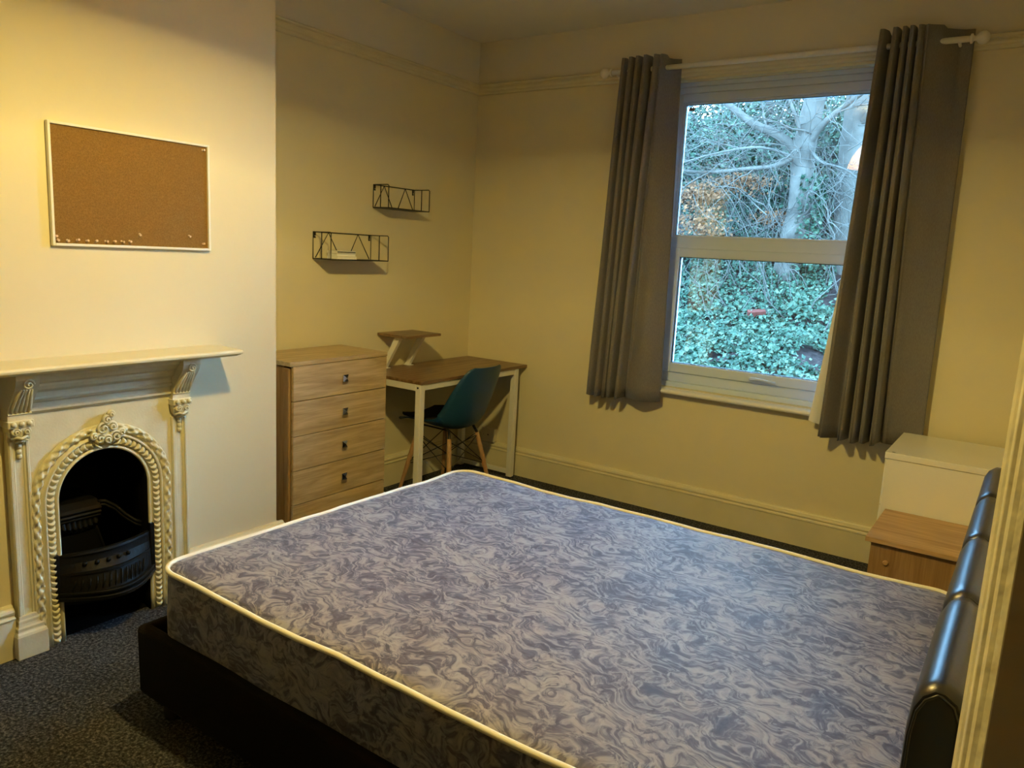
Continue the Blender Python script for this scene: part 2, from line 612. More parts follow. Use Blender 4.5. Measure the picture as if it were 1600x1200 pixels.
# picture rail
PR = [(0, 2.470), (0.018, 2.470), (0.022, 2.476), (0.022, 2.486), (0.028, 2.489), (0.034, 2.497), (0.034, 2.505), (0.026, 2.508), (0.026, 2.515),
      (0.034, 2.520), (0.036, 2.528), (0.028, 2.534), (0, 2.536)]
bm = bmesh.new(); mould_y(bm, PR, BY1, 0.0); struct(obj('trim_1', bm, M_TRIM))
bm = bmesh.new(); mould_x(bm, PR, 0.0, WR); struct(obj('trim_2', bm, M_TRIM))
bm = bmesh.new()
mould_y(bm, PR, BY0 - 0.03, BY1 + 0.03, 1, BR)
mould_x(bm, PR, 0.0, BR, 1, BY1)
mould_x(bm, PR, 0.0, BR, -1, BY0)
struct(obj('trim_3', bm, M_TRIM))
bm = bmesh.new(); mould_y(bm, PR, -5.0, 0.0, -1, WR); struct(obj('trim_4', bm, M_TRIM))

# ------------------------------------------------------------------ window
win = bpy.data.objects.new('window_1', None)
COL.objects.link(win)
win['kind'] = 'structure'
win.location = (1.95, 0.1, 0.75)
win.matrix_basis = Matrix.Translation((1.95, 0.1, 0.75))
FX0, FX1 = 1.358, 2.614
YF = 0.085


def frame_ring(bm, x0, x1, z0, z1, w, y0, y1, wt=None, wb=None):
    wt = w if wt is None else wt
    wb = w if wb is None else wb
    box(bm, x0, x0 + w, y0, y1, z0, z1)
    box(bm, x1 - w, x1, y0, y1, z0, z1)
    box(bm, x0 + w, x1 - w, y0, y1, z1 - wt, z1)
    box(bm, x0 + w, x1 - w, y0, y1, z0, z0 + wb)


bm = bmesh.new()
frame_ring(bm, FX0, FX1, 0.772, 2.400, 0.040, YF, YF + 0.06, wt=0.045, wb=0.055)
box(bm, FX0 + 0.03, FX1 - 0.03, YF, YF + 0.06, 1.548, 1.612)
box(bm, FX0, FX1, YF - 0.012, YF + 0.06, 2.400, 2.432)
box(bm, FX0, FX1, YF - 0.03, YF + 0.06, 2.432, 2.455)
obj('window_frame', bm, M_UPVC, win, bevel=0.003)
bm = bmesh.new()
frame_ring(bm, FX0 + 0.040, FX1 - 0.040, 1.612, 2.355, 0.012, YF + 0.012, YF + 0.05)
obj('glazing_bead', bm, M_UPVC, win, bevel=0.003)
bm = bmesh.new()
frame_ring(bm, FX0 + 0.030, FX1 - 0.030, 0.828, 1.548, 0.070, YF - 0.014, YF + 0.045, wt=0.050, wb=0.055)
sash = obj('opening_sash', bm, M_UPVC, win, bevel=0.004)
bm = bmesh.new()
box(bm, 1.93, 2.0, YF - 0.026, YF - 0.0145, 0.838, 0.858)
tube(bm, [(1.945, YF - 0.03, 0.850), (1.955, YF - 0.05, 0.853), (1.985, YF - 0.055, 0.858), (2.09, YF - 0.05, 0.850)], [0.008, 0.008, 0.007, 0.005], 8)
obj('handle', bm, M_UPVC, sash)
bm = bmesh.new(); box(bm, FX0 + 0.052, FX1 - 0.052, YF + 0.028, YF + 0.032, 1.622, 2.345)
obj('pane', bm, M_GLASS, win)
bm = bmesh.new(); box(bm, FX0 + 0.10, FX1 - 0.10, YF + 0.013, YF + 0.017, 0.883, 1.498)
obj('pane', bm, M_GLASS, sash)
bm = bmesh.new()
frame_ring(bm, FX0 + 0.098, FX1 - 0.098, 0.881, 1.500, 0.005, YF + 0.0, YF + 0.02)
frame_ring(bm, FX0 + 0.050, FX1 - 0.050, 1.620, 2.347, 0.005, YF + 0.018, YF + 0.036)
obj('rubber_gasket', bm, M_BLACKM, win)
bm = bmesh.new()
box(bm, 1.424, 1.458, YF + 0.0255, YF + 0.0275, 2.312, 2.330)
st = obj('sticker', bm, simple('brown_sticker', (0.16, 0.09, 0.07), 0.5, nscale=160, namt=0.9), win)
# sill board with a round nose, and lining of the reveal
bm = bmesh.new()
NOSE = [(-0.085, 0.743), (0.048, 0.743), (0.056, 0.741), (0.062, 0.736), (0.064, 0.729), (0.062, 0.722), (0.056, 0.717), (0.046, 0.715), (0.0, 0.715), (-0.085, 0.715)]
prism(bm, [(1.335, -d, z) for d, z in NOSE], (2.64 - 1.335, 0, 0))
obj('window_sill', bm, simple('white_gloss_sill', (0.80, 0.80, 0.78), 0.3), win)
bm = bmesh.new()
box(bm, FX0, FX1, YF - 0.03, YF + 0.06, 0.743, 0.772)
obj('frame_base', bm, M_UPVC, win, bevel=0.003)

# ------------------------------------------------------------------ fireplace
fp = thing('fireplace', 'cream painted cast-iron arched fireplace surround with black grate against chimney breast', 'fireplace', (BR, -2.745, 0))
FC, SP = -2.752, 0.527
XF = 0.467


def arch_pts(r, z0=0.0, nstr=10, narc=28):
    pts = []
    for i in range(nstr):
        pts.append((FC - r, z0 + (SP - z0) * i / nstr))
    for i in range(narc + 1):
        a = PI - PI * i / narc
        pts.append((FC + r * math.cos(a), SP + r * math.sin(a)))
    for i in range(nstr - 1, -1, -1):
        pts.append((FC + r, z0 + (SP - z0) * i / nstr))
    return pts


def arch_sweep(bm, prof, z0=0.0, nstr=10, narc=28):
    """prof: closed list of (radius, x)"""
    cols = []
    for r, x in prof:
        cols.append([bm.verts.new((x, y, z)) for y, z in arch_pts(r, z0, nstr, narc)])
    n = len(prof)
    L = len(cols[0])
    for j in range(n):
        a, b = cols[j], cols[(j + 1) % n]
        for i in range(L - 1):
            f = bm.faces.new((a[i], a[i + 1], b[i + 1], b[i]))
            f.smooth = True
    bm.faces.new([c[0] for c in cols])
    bm.faces.new([c[-1] for c in cols][::-1])


# front plate with the arched hole
bm = bmesh.new()
inner = arch_pts(0.175)
PY0, PY1, PZ = -3.065, -2.430, 0.90
outer = []
for (y, z) in inner:
    if z <= SP + 1e-6:
        outer.append((PY0 if y < FC else PY1, z))
    else:
        dy, dz = y - FC, z - SP
        t = 1e9
        if dz > 1e-9:
            t = min(t, (PZ - SP) / dz)
        if dy < -1e-9:
            t = min(t, (PY0 - FC) / dy)
        if dy > 1e-9:
            t = min(t, (PY1 - FC) / dy)
        outer.append((FC + dy * t, SP + dz * t))
for x, w in ((XF, 0), (BR + 0.001, 1)):
    a = [bm.verts.new((x, y, z)) for y, z in inner]
    b = [bm.verts.new((x, y, z)) for y, z in outer]
    if w == 0:
        a0, b0 = a, b
    for i in range(len(a) - 1):
        bm.faces.new((a[i], b[i], b[i + 1], a[i + 1]))
for i in range(len(a) - 1):
    bm.faces.new((a0[i], a0[i + 1], a[i + 1], a[i]))
    bm.faces.new((b0[i], b0[i + 1], b[i + 1], b[i]))
obj('surround_plate', bm, M_IRONW, fp)
# plain inner bead
bm = bmesh.new()
arch_sweep(bm, [(0.163, 0.40), (0.163, 0.472), (0.166, 0.477), (0.171, 0.477), (0.175, 0.472), (0.178, 0.468), (0.178, 0.40)])
obj('inner_bead', bm, M_IRONW, fp)
bm = bmesh.new()
arch_sweep(bm, [(0.180, 0.455), (0.180, 0.4715), (0.186, 0.4735), (0.206, 0.4715), (0.209, 0.469), (0.209, 0.455)])
obj('fluted_channel', bm, M_IRONW, fp)
bm = bmesh.new()
arch_sweep(bm, [(0.209, 0.455), (0.209, 0.482), (0.213, 0.486), (0.217, 0.484), (0.220, 0.472), (0.226, 0.472), (0.228, 0.455)])
obj('plain_moulding', bm, M_IRONW, fp)
# leaf flutes round the arch, each one a piece
bm = bmesh.new()
# local: u across (-.013..013), v along (0...0.019), w out
prf = []
for i in range(6):
    v = i / 5
    h = 0.004 + 0.013 * math.sin(min(1, v * 1.15) * PI * 0.62) if v < 0.86 else 0.003
    prf.append((v * 0.0200, h))
rows = []
for (v, h) in prf:
    rows.append([bm.verts.new((h * (1 - 0.55 * abs(k)), k * 0.0125, v - 0.010 + 0.006 * (abs(k)) ** 2)) for k in (-1, -0.5, 0, 0.5, 1)])
for i in range(5):
    for k in range(4):
        f = bm.faces.new((rows[i][k], rows[i][k + 1], rows[i + 1][k + 1], rows[i + 1][k]))
        f.smooth = True
leaf0 = obj('fluted_leaf', bm, M_IRONW, fp)
rm = 0.194
Ltot = 2 * SP + PI * rm
NL = 76
first = True
for i in range(NL):
    s_ = (i + 0.5) / NL * Ltot
    if s_ < SP:
        y, z, ang = FC - rm, s_, 0
    elif s_ < SP + PI * rm:
        a = (s_ - SP) / rm
        y, z, ang = FC - rm * math.cos(a), SP + rm * math.sin(a), -a
    else:
        y, z, ang = FC + rm, Ltot - s_, PI
    if z < 0.01:
        continue
    o = leaf0 if first else leaf0.copy()
    if not first:
        COL.objects.link(o)
    first = False
    flip = PI if s_ > Ltot / 2 else 0
    o.parent = fp
    o.matrix_parent_inverse = fp.matrix_basis.inverted()
    o.matrix_basis = Matrix.Translation((0.4725, y, z)) @ Matrix.Rotation(ang + flip, 4, 'X')
# rope / foliage roll: lumpy relief
bm = bmesh.new()
nA = 8
cen = arch_pts(0.241, 0.0, 90, 130)
cols = []
for i, (y, z) in enumerate(cen):
    if z <= SP + 1e-6:
        dy, dz = (-1, 0) if y < FC else (1, 0)
    else:
        l = math.hypot(y - FC, z - SP)
        dy, dz = (y - FC) / l, (z - SP) / l
    ring = []
    for k in range(nA + 1):
        a = PI * k / nA
        u = -math.cos(a) * 0.0165
        w = math.sin(a) * 0.015
        tw = math.sin(i * 0.95 + 3.4 * a) + 0.9 * math.sin(i * 0.71 - 4.1 * a + 1.0) + 1.1 * mnoise.noise(Vector((i * 0.55, a * 2.5, 2)))
        w += 0.0048 * tw * math.sin(a) ** 0.5
        ring.append(bm.verts.new((XF + 0.0015 + w, y + dy * u, z + dz * u)))
    cols.append(ring)
for i in range(len(cols) - 1):
    for k in range(nA):
        f = bm.faces.new((cols[i][k], cols[i][k + 1], cols[i + 1][k + 1], cols[i + 1][k]))
        f.smooth = True
obj('foliage_roll', bm, M_IRONW, fp)
# crest ornament of scrolls
bm = bmesh.new()


def scroll(bm, y, z, r, turn, x=0.492, tk=0.0055):
    pts, rs = [], []
    for i in range(22):
        t = i / 21
        a = turn * t * 4.2 * PI * 0.8 + (0 if turn > 0 else PI)
        q = r * (1 - 0.85 * t)
        pts.append((x + 0.012 * t, y + q * math.cos(a), z + q * math.sin(a)))
        rs.append(tk * (1.05 - 0.45 * t))
    tube(bm, pts, rs, 6)


for (y, z, r, t) in ((-2.776, 0.737, 0.020, 1), (-2.747, 0.730, 0.018, -1), (-2.716, 0.738, 0.021, -1), (-2.762, 0.772, 0.024, 1), (-2.728, 0.776, 0.018, -1),
                     (-2.748, 0.803, 0.017, 1), (-2.731, 0.822, 0.013, -1), (-2.795, 0.747, 0.014, 1), (-2.695, 0.749, 0.013, -1)):
    scroll(bm, y, z, r, t)
for (y, z, s1) in ((-2.778, 0.708, 1), (-2.712, 0.712, -1)):
    tube(bm, [(0.492, y - 0.012 * s1, z + 0.008), (0.497, y, z - 0.004), (0.490, y + 0.014 * s1, z - 0.006)], [0.002, 0.005, 0.001], 6)
for (y, z, r) in ((-2.748, 0.75, 0.030), (-2.742, 0.785, 0.024), (-2.738, 0.812, 0.016)):
    ball(bm, (0.478, y, z), r, 10, (0.45, 1, 1))
obj('crest_ornament', bm, M_IRONW, fp)


def pilaster(yc):
    bm = bmesh.new()
    w = 0.0325
    prof = [(-w, BR + 0.002), (-w, 0.474), (-w + 0.004, 0.478), (-w + 0.010, 0.478), (-w + 0.013, 0.472), (-w + 0.018, 0.472), (-w + 0.021, 0.469),
            (w - 0.021, 0.469), (w - 0.018, 0.472), (w - 0.013, 0.472), (w - 0.010, 0.478), (w - 0.004, 0.478), (w, 0.474), (w, BR + 0.002)]
    prism(bm, [(x, yc + y, 0.150) for y, x in prof], (0, 0, 0.62))
    obj('pilaster', bm, M_IRONW, fp)
    bm = bmesh.new()
    lv = [(0.0, 0.050, 0.500), (0.082, 0.050, 0.500), (0.090, 0.047, 0.496), (0.096, 0.043, 0.488), (0.108, 0.043, 0.488), (0.114, 0.039, 0.484),
          (0.122, 0.037, 0.482), (0.132, 0.037, 0.482), (0.138, 0.034, 0.479), (0.150, 0.033, 0.478)]
    prev = None
    for z, hw, x in lv:
        r = [bm.verts.new(p) for p in ((BR + 0.002, yc - hw, z), (x, yc - hw, z), (x, yc + hw, z), (BR + 0.002, yc + hw, z))]
        if prev:
            for k in range(4):
                bm.faces.new((prev[k], prev[(k + 1) % 4], r[(k + 1) % 4], r[k]))
        else:
            bm.faces.new(r[::-1])
        prev = r
    bm.faces.new(prev)
    obj('base_block', bm, M_IRONW, fp, bevel=0.002, seg=1)
    # corbel
    bm = bmesh.new()
    w = 0.036
    prof = [(0.844, 0.492), (0.862, 0.494), (0.866, 0.500), (0.872, 0.497), (0.890, 0.505), (0.915, 0.523), (0.938, 0.540), (0.955, 0.556), (0.972, 0.566),
            (0.990, 0.572), (1.008, 0.572)]
    prism(bm, [(BR + 0.002, yc - w, 0.844)] + [(x, yc - w, z) for z, x in prof] + [(BR + 0.002, yc - w, 1.008)], (0, 2 * w, 0))
    for k in range(5):
        t = k / 4
        tube(bm, [(0.500 + 0.0, yc - 0.026 + 0.052 * t, 0.87), (0.512, yc - 0.026 + 0.052 * t, 0.895), (0.530, yc - 0.022 + 0.044 * t, 0.925), (0.560, yc - 0.016 + 0.032 * t, 0.957)],
             [0.003, 0.007, 0.007, 0.003], 6)
    scroll(bm, yc, 0.975, 0.018, 1, 0.570, 0.004)
    cb = obj('corbel', bm, M_IRONW, fp)
    bm = bmesh.new()
    box(bm, BR + 0.002, 0.504, yc - 0.040, yc + 0.040, 0.820, 0.844)
    ob = obj('bead_band', bm, M_IRONW, cb, bevel=0.002, seg=1)
    for k in (-1, 0, 1):
        bm = bmesh.new(); ball(bm, (0.507, yc + k * 0.024, 0.834), 0.0095, 8)
        obj('bead', bm, M_IRONW, cb)
    bm = bmesh.new()
    lv = [(0.820, 0.034, 0.500), (0.806, 0.034, 0.502), (0.788, 0.029, 0.496), (0.772, 0.018, 0.487), (0.764, 0.010, 0.480)]
    prev = None
    for z, hw, x in lv:
        r = [bm.verts.new(p) for p in ((BR + 0.002, yc - hw, z), (x - 0.008, yc - hw, z), (x, yc, z), (x - 0.008, yc + hw, z), (BR + 0.002, yc + hw, z))]
        if prev:
            for k in range(4):
                f = bm.faces.new((prev[k], prev[k + 1], r[k + 1], r[k]))
        prev = r
    scroll(bm, yc - 0.017, 0.806, 0.014, 1, 0.497, 0.0045)
    scroll(bm, yc + 0.017, 0.806, 0.014, -1, 0.497, 0.0045)
    tube(bm, [(0.49, yc - 0.026, 0.782), (0.500, yc - 0.014, 0.789), (0.502, yc, 0.782), (0.500, yc + 0.014, 0.789), (0.49, yc + 0.026, 0.782)], 0.006, 6)
    tube(bm, [(0.485, yc - 0.014, 0.770), (0.496, yc, 0.774), (0.485, yc + 0.014, 0.770)], 0.005, 6)
    obj('acanthus_leaf', bm, M_IRONW, cb)
    for z in (0.752, 0.733, 0.716):
        bm = bmesh.new(); ball(bm, (0.474, yc, z), 0.0105, 8, (1, 0.9, 1.05))
        obj('drop', bm, M_IRONW, cb)


pilaster(-3.0335)
pilaster(-2.4530)
# frieze mouldings under the mantel
bm = bmesh.new()
prism(bm, [(BR + 0.002, -2.997, 0.855), (0.470, -2.997, 0.855), (0.474, -2.997, 0.862), (0.482, -2.997, 0.866), (0.482, -2.997, 0.874), (0.476, -2.997, 0.878), (0.478, -2.997, 0.893),
           (0.490, -2.997, 0.900), (0.494, -2.997, 0.908), (0.486, -2.997, 0.914), (0.488, -2.997, 0.930), (0.505, -2.997, 0.942), (0.512, -2.997, 0.955),
           (0.512, -2.997, 0.963), (0.530, -2.997, 0.972), (0.545, -2.997, 0.990), (0.548, -2.997, 1.008), (BR + 0.002, -2.997, 1.008)], (0, 2.997 - 2.489, 0))
obj('frieze_moulding', bm, M_IRONW, fp)
bm = bmesh.new()
prism(bm, [(BR + 0.001, -3.235, 1.008), (0.585, -3.235, 1.008), (0.592, -3.235, 1.013), (0.606, -3.235, 1.015), (0.610, -3.235, 1.019), (0.622, -3.235, 1.021), (0.624, -3.235, 1.030), (0.619, -3.235, 1.037), (BR + 0.001, -3.235, 1.039)],
      (0, 0.975, 0))
obj('mantel_shelf', bm, M_TRIM, fp, bevel=0.002, seg=2)

# black inner arch and grate
bm = bmesh.new()
arch_sweep(bm, [(0.150, 0.14), (0.1625, 0.405), (0.1625, 0.470), (0.1600, 0.470), (0.1600, 0.405), (0.147, 0.14)])
obj('firebox_arch', bm, M_SOOT, fp)
bm = bmesh.new()
v = [bm.verts.new((0.135, y, z)) for y, z in arch_pts(0.152)]
bm.faces.new(v)
obj('fire_back', bm, M_SOOT, fp)
bm = bmesh.new()
box(bm, 0.12, BR, FC - 0.16, FC + 0.16, 0.0005, 0.006)
obj('hearth_plate', bm, M_SOOT, fp)
# register hood with fanned canopy
bm = bmesh.new()
y0, y1 = -2.868, -2.715
prism(bm, [(0.16, y0, 0.395), (0.352, y0, 0.395), (0.362, y0, 0.402), (0.356, y0, 0.408), (0.368, y0, 0.416), (0.362, y0, 0.424), (0.372, y0, 0.434),
           (0.360, y0, 0.444), (0.330, y0, 0.462), (0.20, y0, 0.472), (0.16, y0, 0.470)], (0, y1 - y0, 0))
gh = obj('register_hood', bm, M_IRONB, fp, bevel=0.002, seg=1)
bm = bmesh.new()
cols = []
N = 28
for i in range(N + 1):
    t = i / N
    yy = y0 + 0.008 + (y1 - y0 - 0.016) * t
    rip = 0.006 * abs(math.sin(t * PI * 7))
    drop = 0.030 + 0.016 * math.sin(t * PI) + rip
    cols.append([bm.verts.new((0.345 + rip, yy, 0.396)), bm.verts.new((0.352 + 1.5 * rip, yy, 0.396 - drop * 0.6)), bm.verts.new((0.346, yy, 0.396 - drop))])
for i in range(N):
    for k in range(2):
        bm.faces.new((cols[i][k], cols[i + 1][k], cols[i + 1][k + 1], cols[i][k + 1]))
obj('scalloped_fan', bm, M_IRONB, gh)
bm = bmesh.new()
for dz, r in ((0.0, 0.0075), (-0.014, 0.006)):
    tube(bm, [(0.345, y1 - 0.005, 0.452 + dz), (0.352, y1 + 0.020, 0.449 + dz), (0.365, y1 + 0.052, 0.425 + dz), (0.385, y1 + 0.080, 0.388 + dz), (0.405, y1 + 0.108, 0.360 + dz), (0.42, y1 + 0.125, 0.352 + dz)], r, 8)
obj('side_scroll', bm, M_IRONB, gh)
bm = bmesh.new()
for (a, b) in (((-2.860, 0.35), (-2.905, 0.19)), ((-2.722, 0.35), (-2.69, 0.19))):
    tube(bm, [(0.330, a[0], a[1]), (0.37, b[0], b[1])], 0.006, 6)
box(bm, 0.20, 0.34, -2.87, -2.72, 0.02, 0.34)
obj('back_plate', bm, M_SOOT, gh)


def bow(t, depth, base=0.474):
    return base + depth * math.sin(PI * t)


def bow_band(bm, z0, z1, d0, d1, y0, y1, th=0.010, n=24, b0=0.474, b1=0.474):
    rows = []
    for i in range(n + 1):
        t = i / n
        y = y0 + (y1 - y0) * t
        rows.append([bm.verts.new(p) for p in ((bow(t, d0, b0), y, z0), (bow(t, d1, b1), y, z1), (bow(t, d1, b1) - th, y, z1), (bow(t, d0, b0) - th, y, z0))])
    for i in range(n):
        for k in range(4):
            f = bm.faces.new((rows[i][k], rows[i][(k + 1) % 4], rows[i + 1][(k + 1) % 4], rows[i + 1][k]))
    bm.faces.new(rows[0])
    bm.faces.new(rows[-1][::-1])


GY0, GY1 = -2.945, -2.578
bm = bmesh.new()
bow_band(bm, 0.292, 0.322, 0.045, 0.040, GY0, GY1)
bow_band(bm, 0.322, 0.330, 0.050, 0.046, GY0, GY1, 0.016)
gr = obj('grate_front', bm, M_IRONB, fp)
bm = bmesh.new()
bow_band(bm, 0.262, 0.292, 0.070, 0.045, GY0, GY1)
bow_band(bm, 0.254, 0.263, 0.080, 0.078, GY0, GY1, 0.02)
obj('beaded_bar', bm, M_IRONB, gr)
for k in range(5):
    t = 0.24 + 0.105 * k
    bm = bmesh.new(); ball(bm, (bow(t, 0.058), GY0 + (GY1 - GY0) * t, 0.288), 0.0085, 8)
    obj('boss', bm, M_IRONB, gr)
bm = bmesh.new()
bow_band(bm, 0.192, 0.254, 0.100, 0.070, GY0, GY1, 0.008)
for k in range(13):
    t = 0.12 + 0.055 * k
    y = GY0 + (GY1 - GY0) * t
    tube(bm, [(bow(t, 0.100) + 0.002, y, 0.200), (bow(t, 0.088) + 0.002, y + 0.010, 0.222), (bow(t, 0.074) + 0.002, y + 0.016, 0.246)], [0.002, 0.005, 0.002], 6)
obj('pierced_fret', bm, M_IRONB, gr)
bm = bmesh.new()
for z0, z1, d in ((0.182, 0.192, 0.118), (0.174, 0.182, 0.108), (0.160, 0.174, 0.124)):
    bow_band(bm, z0, z1, d, d, GY0 - 0.004, GY1 + 0.012, 0.03)
obj('bottom_rail', bm, M_IRONB, gr, bevel=0.002, seg=1)
bm = bmesh.new()
bow_band(bm, 0.135, 0.160, 0.070, 0.075, GY0 + 0.03, GY1 - 0.01, 0.01)
obj('ash_lip', bm, M_IRONB, gr)
obj('side_cheek', B(0.455, 0.485, GY0, GY0 + 0.016, 0.16, 0.335), M_IRONB, gr, bevel=0.002, seg=1)
obj('side_cheek', B(0.455, 0.485, GY1 - 0.014, GY1 + 0.004, 0.16, 0.362), M_IRONB, gr, bevel=0.002, seg=1)

# ------------------------------------------------------------------ cork notice board and pins
cb = thing('cork_board', 'white framed rectangular cork notice board on the chimney breast', 'notice board', (BR, -2.586, 1.42))
X1 = BR + 0.018
bm = bmesh.new()
a0, a1, b0, b1 = -2.885, -2.288, 1.420, 1.828
w = 0.009
box(bm, BR, X1, a0, a0 + w, b0, b1)
box(bm, BR, X1, a1 - w, a1, b0, b1)
box(bm, BR, X1, a0 + w, a1 - w, b1 - w, b1)
box(bm, BR, X1, a0 + w, a1 - w, b0, b0 + w)
obj('frame', bm, M_WMETAL, cb, bevel=0.0015)
obj('cork_panel', B(BR + 0.002, BR + 0.010, a0 + w, a1 - w, b0 + w, b1 - w), M_CORK, cb)
pins = [(-2.872, 1.452, 'clear pink pushpin highest at the left end of the cork board bottom row'),
        (-2.866, 1.440, 'clear pink pushpin in the bottom left corner of the cork board'),
        (-2.836, 1.439, 'clear pink pushpin, second along the bottom edge of the cork board'),
        (-2.803, 1.441, 'clear pink pushpin, third along the bottom edge of the cork board'),
        (-2.771, 1.439, 'clear pink pushpin, fourth along the bottom edge of the cork board'),
        (-2.738, 1.440, 'clear pink pushpin, fifth along the bottom edge of the cork board'),
        (-2.706, 1.441, 'clear pink pushpin, sixth along the bottom edge of the cork board'),
        (-2.674, 1.441, 'clear pink pushpin, seventh along the bottom edge of the cork board'),
        (-2.648, 1.443, 'clear pink pushpin, eighth along the bottom edge of the cork board'),
        (-2.618, 1.445, 'clear pink pushpin, rightmost of the row along the cork board bottom edge'),
        (-2.579, 1.472, 'clear pink pushpin standing alone just above the right end of the pin row'),
        (-2.380, 1.475, 'clear pink pushpin standing alone near the lower right of the cork board'),
        (-2.319, 1.446, 'white pushpin in the bottom right corner of the cork board'),
        (-2.316, 1.806, 'white pushpin in the top right corner of the cork board')]
bm = bmesh.new(); lathe(bm, [(0.0045, 0.0), (0.0045, 0.002), (0.0025, 0.003), (0.0022, 0.009), (0.0042, 0.011), (0.0042, 0.013)], 8, 'X')
pinh = obj('pushpin', bm, M_PIN)
pmesh = pinh.data
bpy.data.objects.remove(pinh)
for i, (y, z, lb) in enumerate(pins):
    p = bpy.data.objects.new('pushpin', pmesh)
    COL.objects.link(p)
    p.location = (BR + 0.0102, y, z)
    p.rotation_euler = (0, random.uniform(-0.2, 0.3), random.uniform(-0.2, 0.4))
    tag(p, lb, 'pin', 'pushpins in the cork board')


# ------------------------------------------------------------------ wire wall shelves
def wire_shelf(y0, y1, z0, z1, d, label):
    t = thing('wire_shelf', label, 'shelf', (0, (y0 + y1) / 2, z0), 'black wire shelves on the alcove wall')
    r = 0.0029
    bm = bmesh.new()
    x = 0.004
    tube(bm, [(x, y0, z0), (x, y0, z1), (x, y1, z1), (x, y1, z0), (x, y0, z0)], r, 6)
    yy = y1 - y0
    bt = z0 + 0.006
    for a, b, c in ((0.04, 0.25, 0.45), (0.59, 0.76, 0.97)):
        tube(bm, [(x, y0 + a * yy, bt), (x, y0 + b * yy, z1), (x, y0 + c * yy, bt)], r * 0.9, 6)
    obj('back_frame', bm, M_BLACKM, t)
    for ys in (y0, y1):
        bm = bmesh.new()
        tube(bm, [(x, ys, z1), (d - 0.006, ys, z1), (d, ys, z1 - 0.006), (d, ys, z0), (x, ys, z0)], r, 6)
        tube(bm, [(d * 0.5, ys, z1), (d * 0.5, ys, z0)], r, 6)
        obj('side_frame', bm, M_BLACKM, t)
    bm = bmesh.new()
    tube(bm, [(d, y0, z0), (d, y1, z0)], r, 6)
    obj('front_bar', bm, M_BLACKM, t)
    obj('base_plate', B(0.004, d, y0, y1, z0 - 0.002, z0 + 0.003), M_BLACKM, t)
    for ys in (y0 + 0.012, y1 - 0.012):
        bm = bmesh.new()
        box(bm, 0.0, 0.004, ys - 0.006, ys + 0.006, z1 - 0.032, z1)
        m_ = obj('mounting_tab', bm, M_BLACKM, t)
        bm = bmesh.new(); lathe(bm, [(0.003, 0.004), (0.003, 0.0055)], 8, 'X', (0, ys, z1 - 0.022))
        obj('screw', bm, M_CHROME, m_)
    return t


wire_shelf(-1.376, -0.952, 1.389, 1.529, 0.142, 'black wire wall shelf holding white booklets, lower of the two')
wire_shelf(-0.940, -0.594, 1.687, 1.814, 0.124, 'small empty black wire wall shelf, higher and nearer the corner')
for (z0, z1, ya, yb, xa, xb, lb) in ((1.3922, 1.408, -1.302, -1.162, 0.030, 0.112, 'thick white booklet at the bottom of the pile on the wire shelf'),
                                     (1.4082, 1.422, -1.299, -1.165, 0.030, 0.106, 'white booklet in the middle of the pile on the wire shelf'),
                                     (1.4222, 1.436, -1.304, -1.168, 0.032, 0.110, 'spiral bound white booklet on top of the pile on the wire shelf')):
    t = thing('booklet', lb, 'book', ((xa + xb) / 2, (ya + yb) / 2, z0), 'white booklets on the lower wire shelf')
    obj('pages', B(xa, xb - 0.002, ya + 0.001, yb - 0.001, z0 + 0.0015, z1 - 0.0015), M_PAPER, t)
    bm = bmesh.new(); box(bm, xa, xb, ya, yb, z0, z0 + 0.0014); box(bm, xa, xb, ya, yb, z1 - 0.0014, z1)
    cv = obj('cover', bm, M_WHITE, t)
    if z1 > 1.43:
        bm = bmesh.new()
        for k in range(14):
            yk = ya + 0.004 + k * 0.0093
            box(bm, xb - 0.001, xb + 0.002, yk, yk + 0.005, z0 + 0.004, z1 - 0.004)
        obj('spiral_binding', bm, M_BLACKM, t)

# ------------------------------------------------------------------ chest of five drawers
CX, CY0, CY1, CZ = 0.394, -1.842, -1.200, 0.919
ch = thing('chest_of_drawers', 'light oak chest of five drawers with square chrome knobs in the alcove', 'chest of drawers', (0.2, (CY0 + CY1) / 2, 0))
bm = bmesh.new()
box(bm, 0.036, CX - 0.052, CY0 + 0.006, CY0 + 0.022, 0, CZ - 0.022)
box(bm, 0.036, CX - 0.052, CY1 - 0.022, CY1 - 0.006, 0, CZ - 0.022)
box(bm, 0.036, 0.044, CY0 + 0.022, CY1 - 0.022, 0, CZ - 0.022)
box(bm, 0.044, CX - 0.02, CY0 + 0.022, CY1 - 0.022, 0.0, 0.018)
obj('carcass', bm, M_OAKZ, ch)
for ya in (CY0 + 0.004, CY1 - 0.020):
    obj('side_rail', B(CX - 0.052, CX - 0.016, ya, ya + 0.016, 0, CZ - 0.030), M_OAKZ, ch, bevel=0.006, seg=3)
obj('top', B(0.036, CX, CY0, CY1, CZ - 0.022, CZ), M_OAK, ch, bevel=0.002)
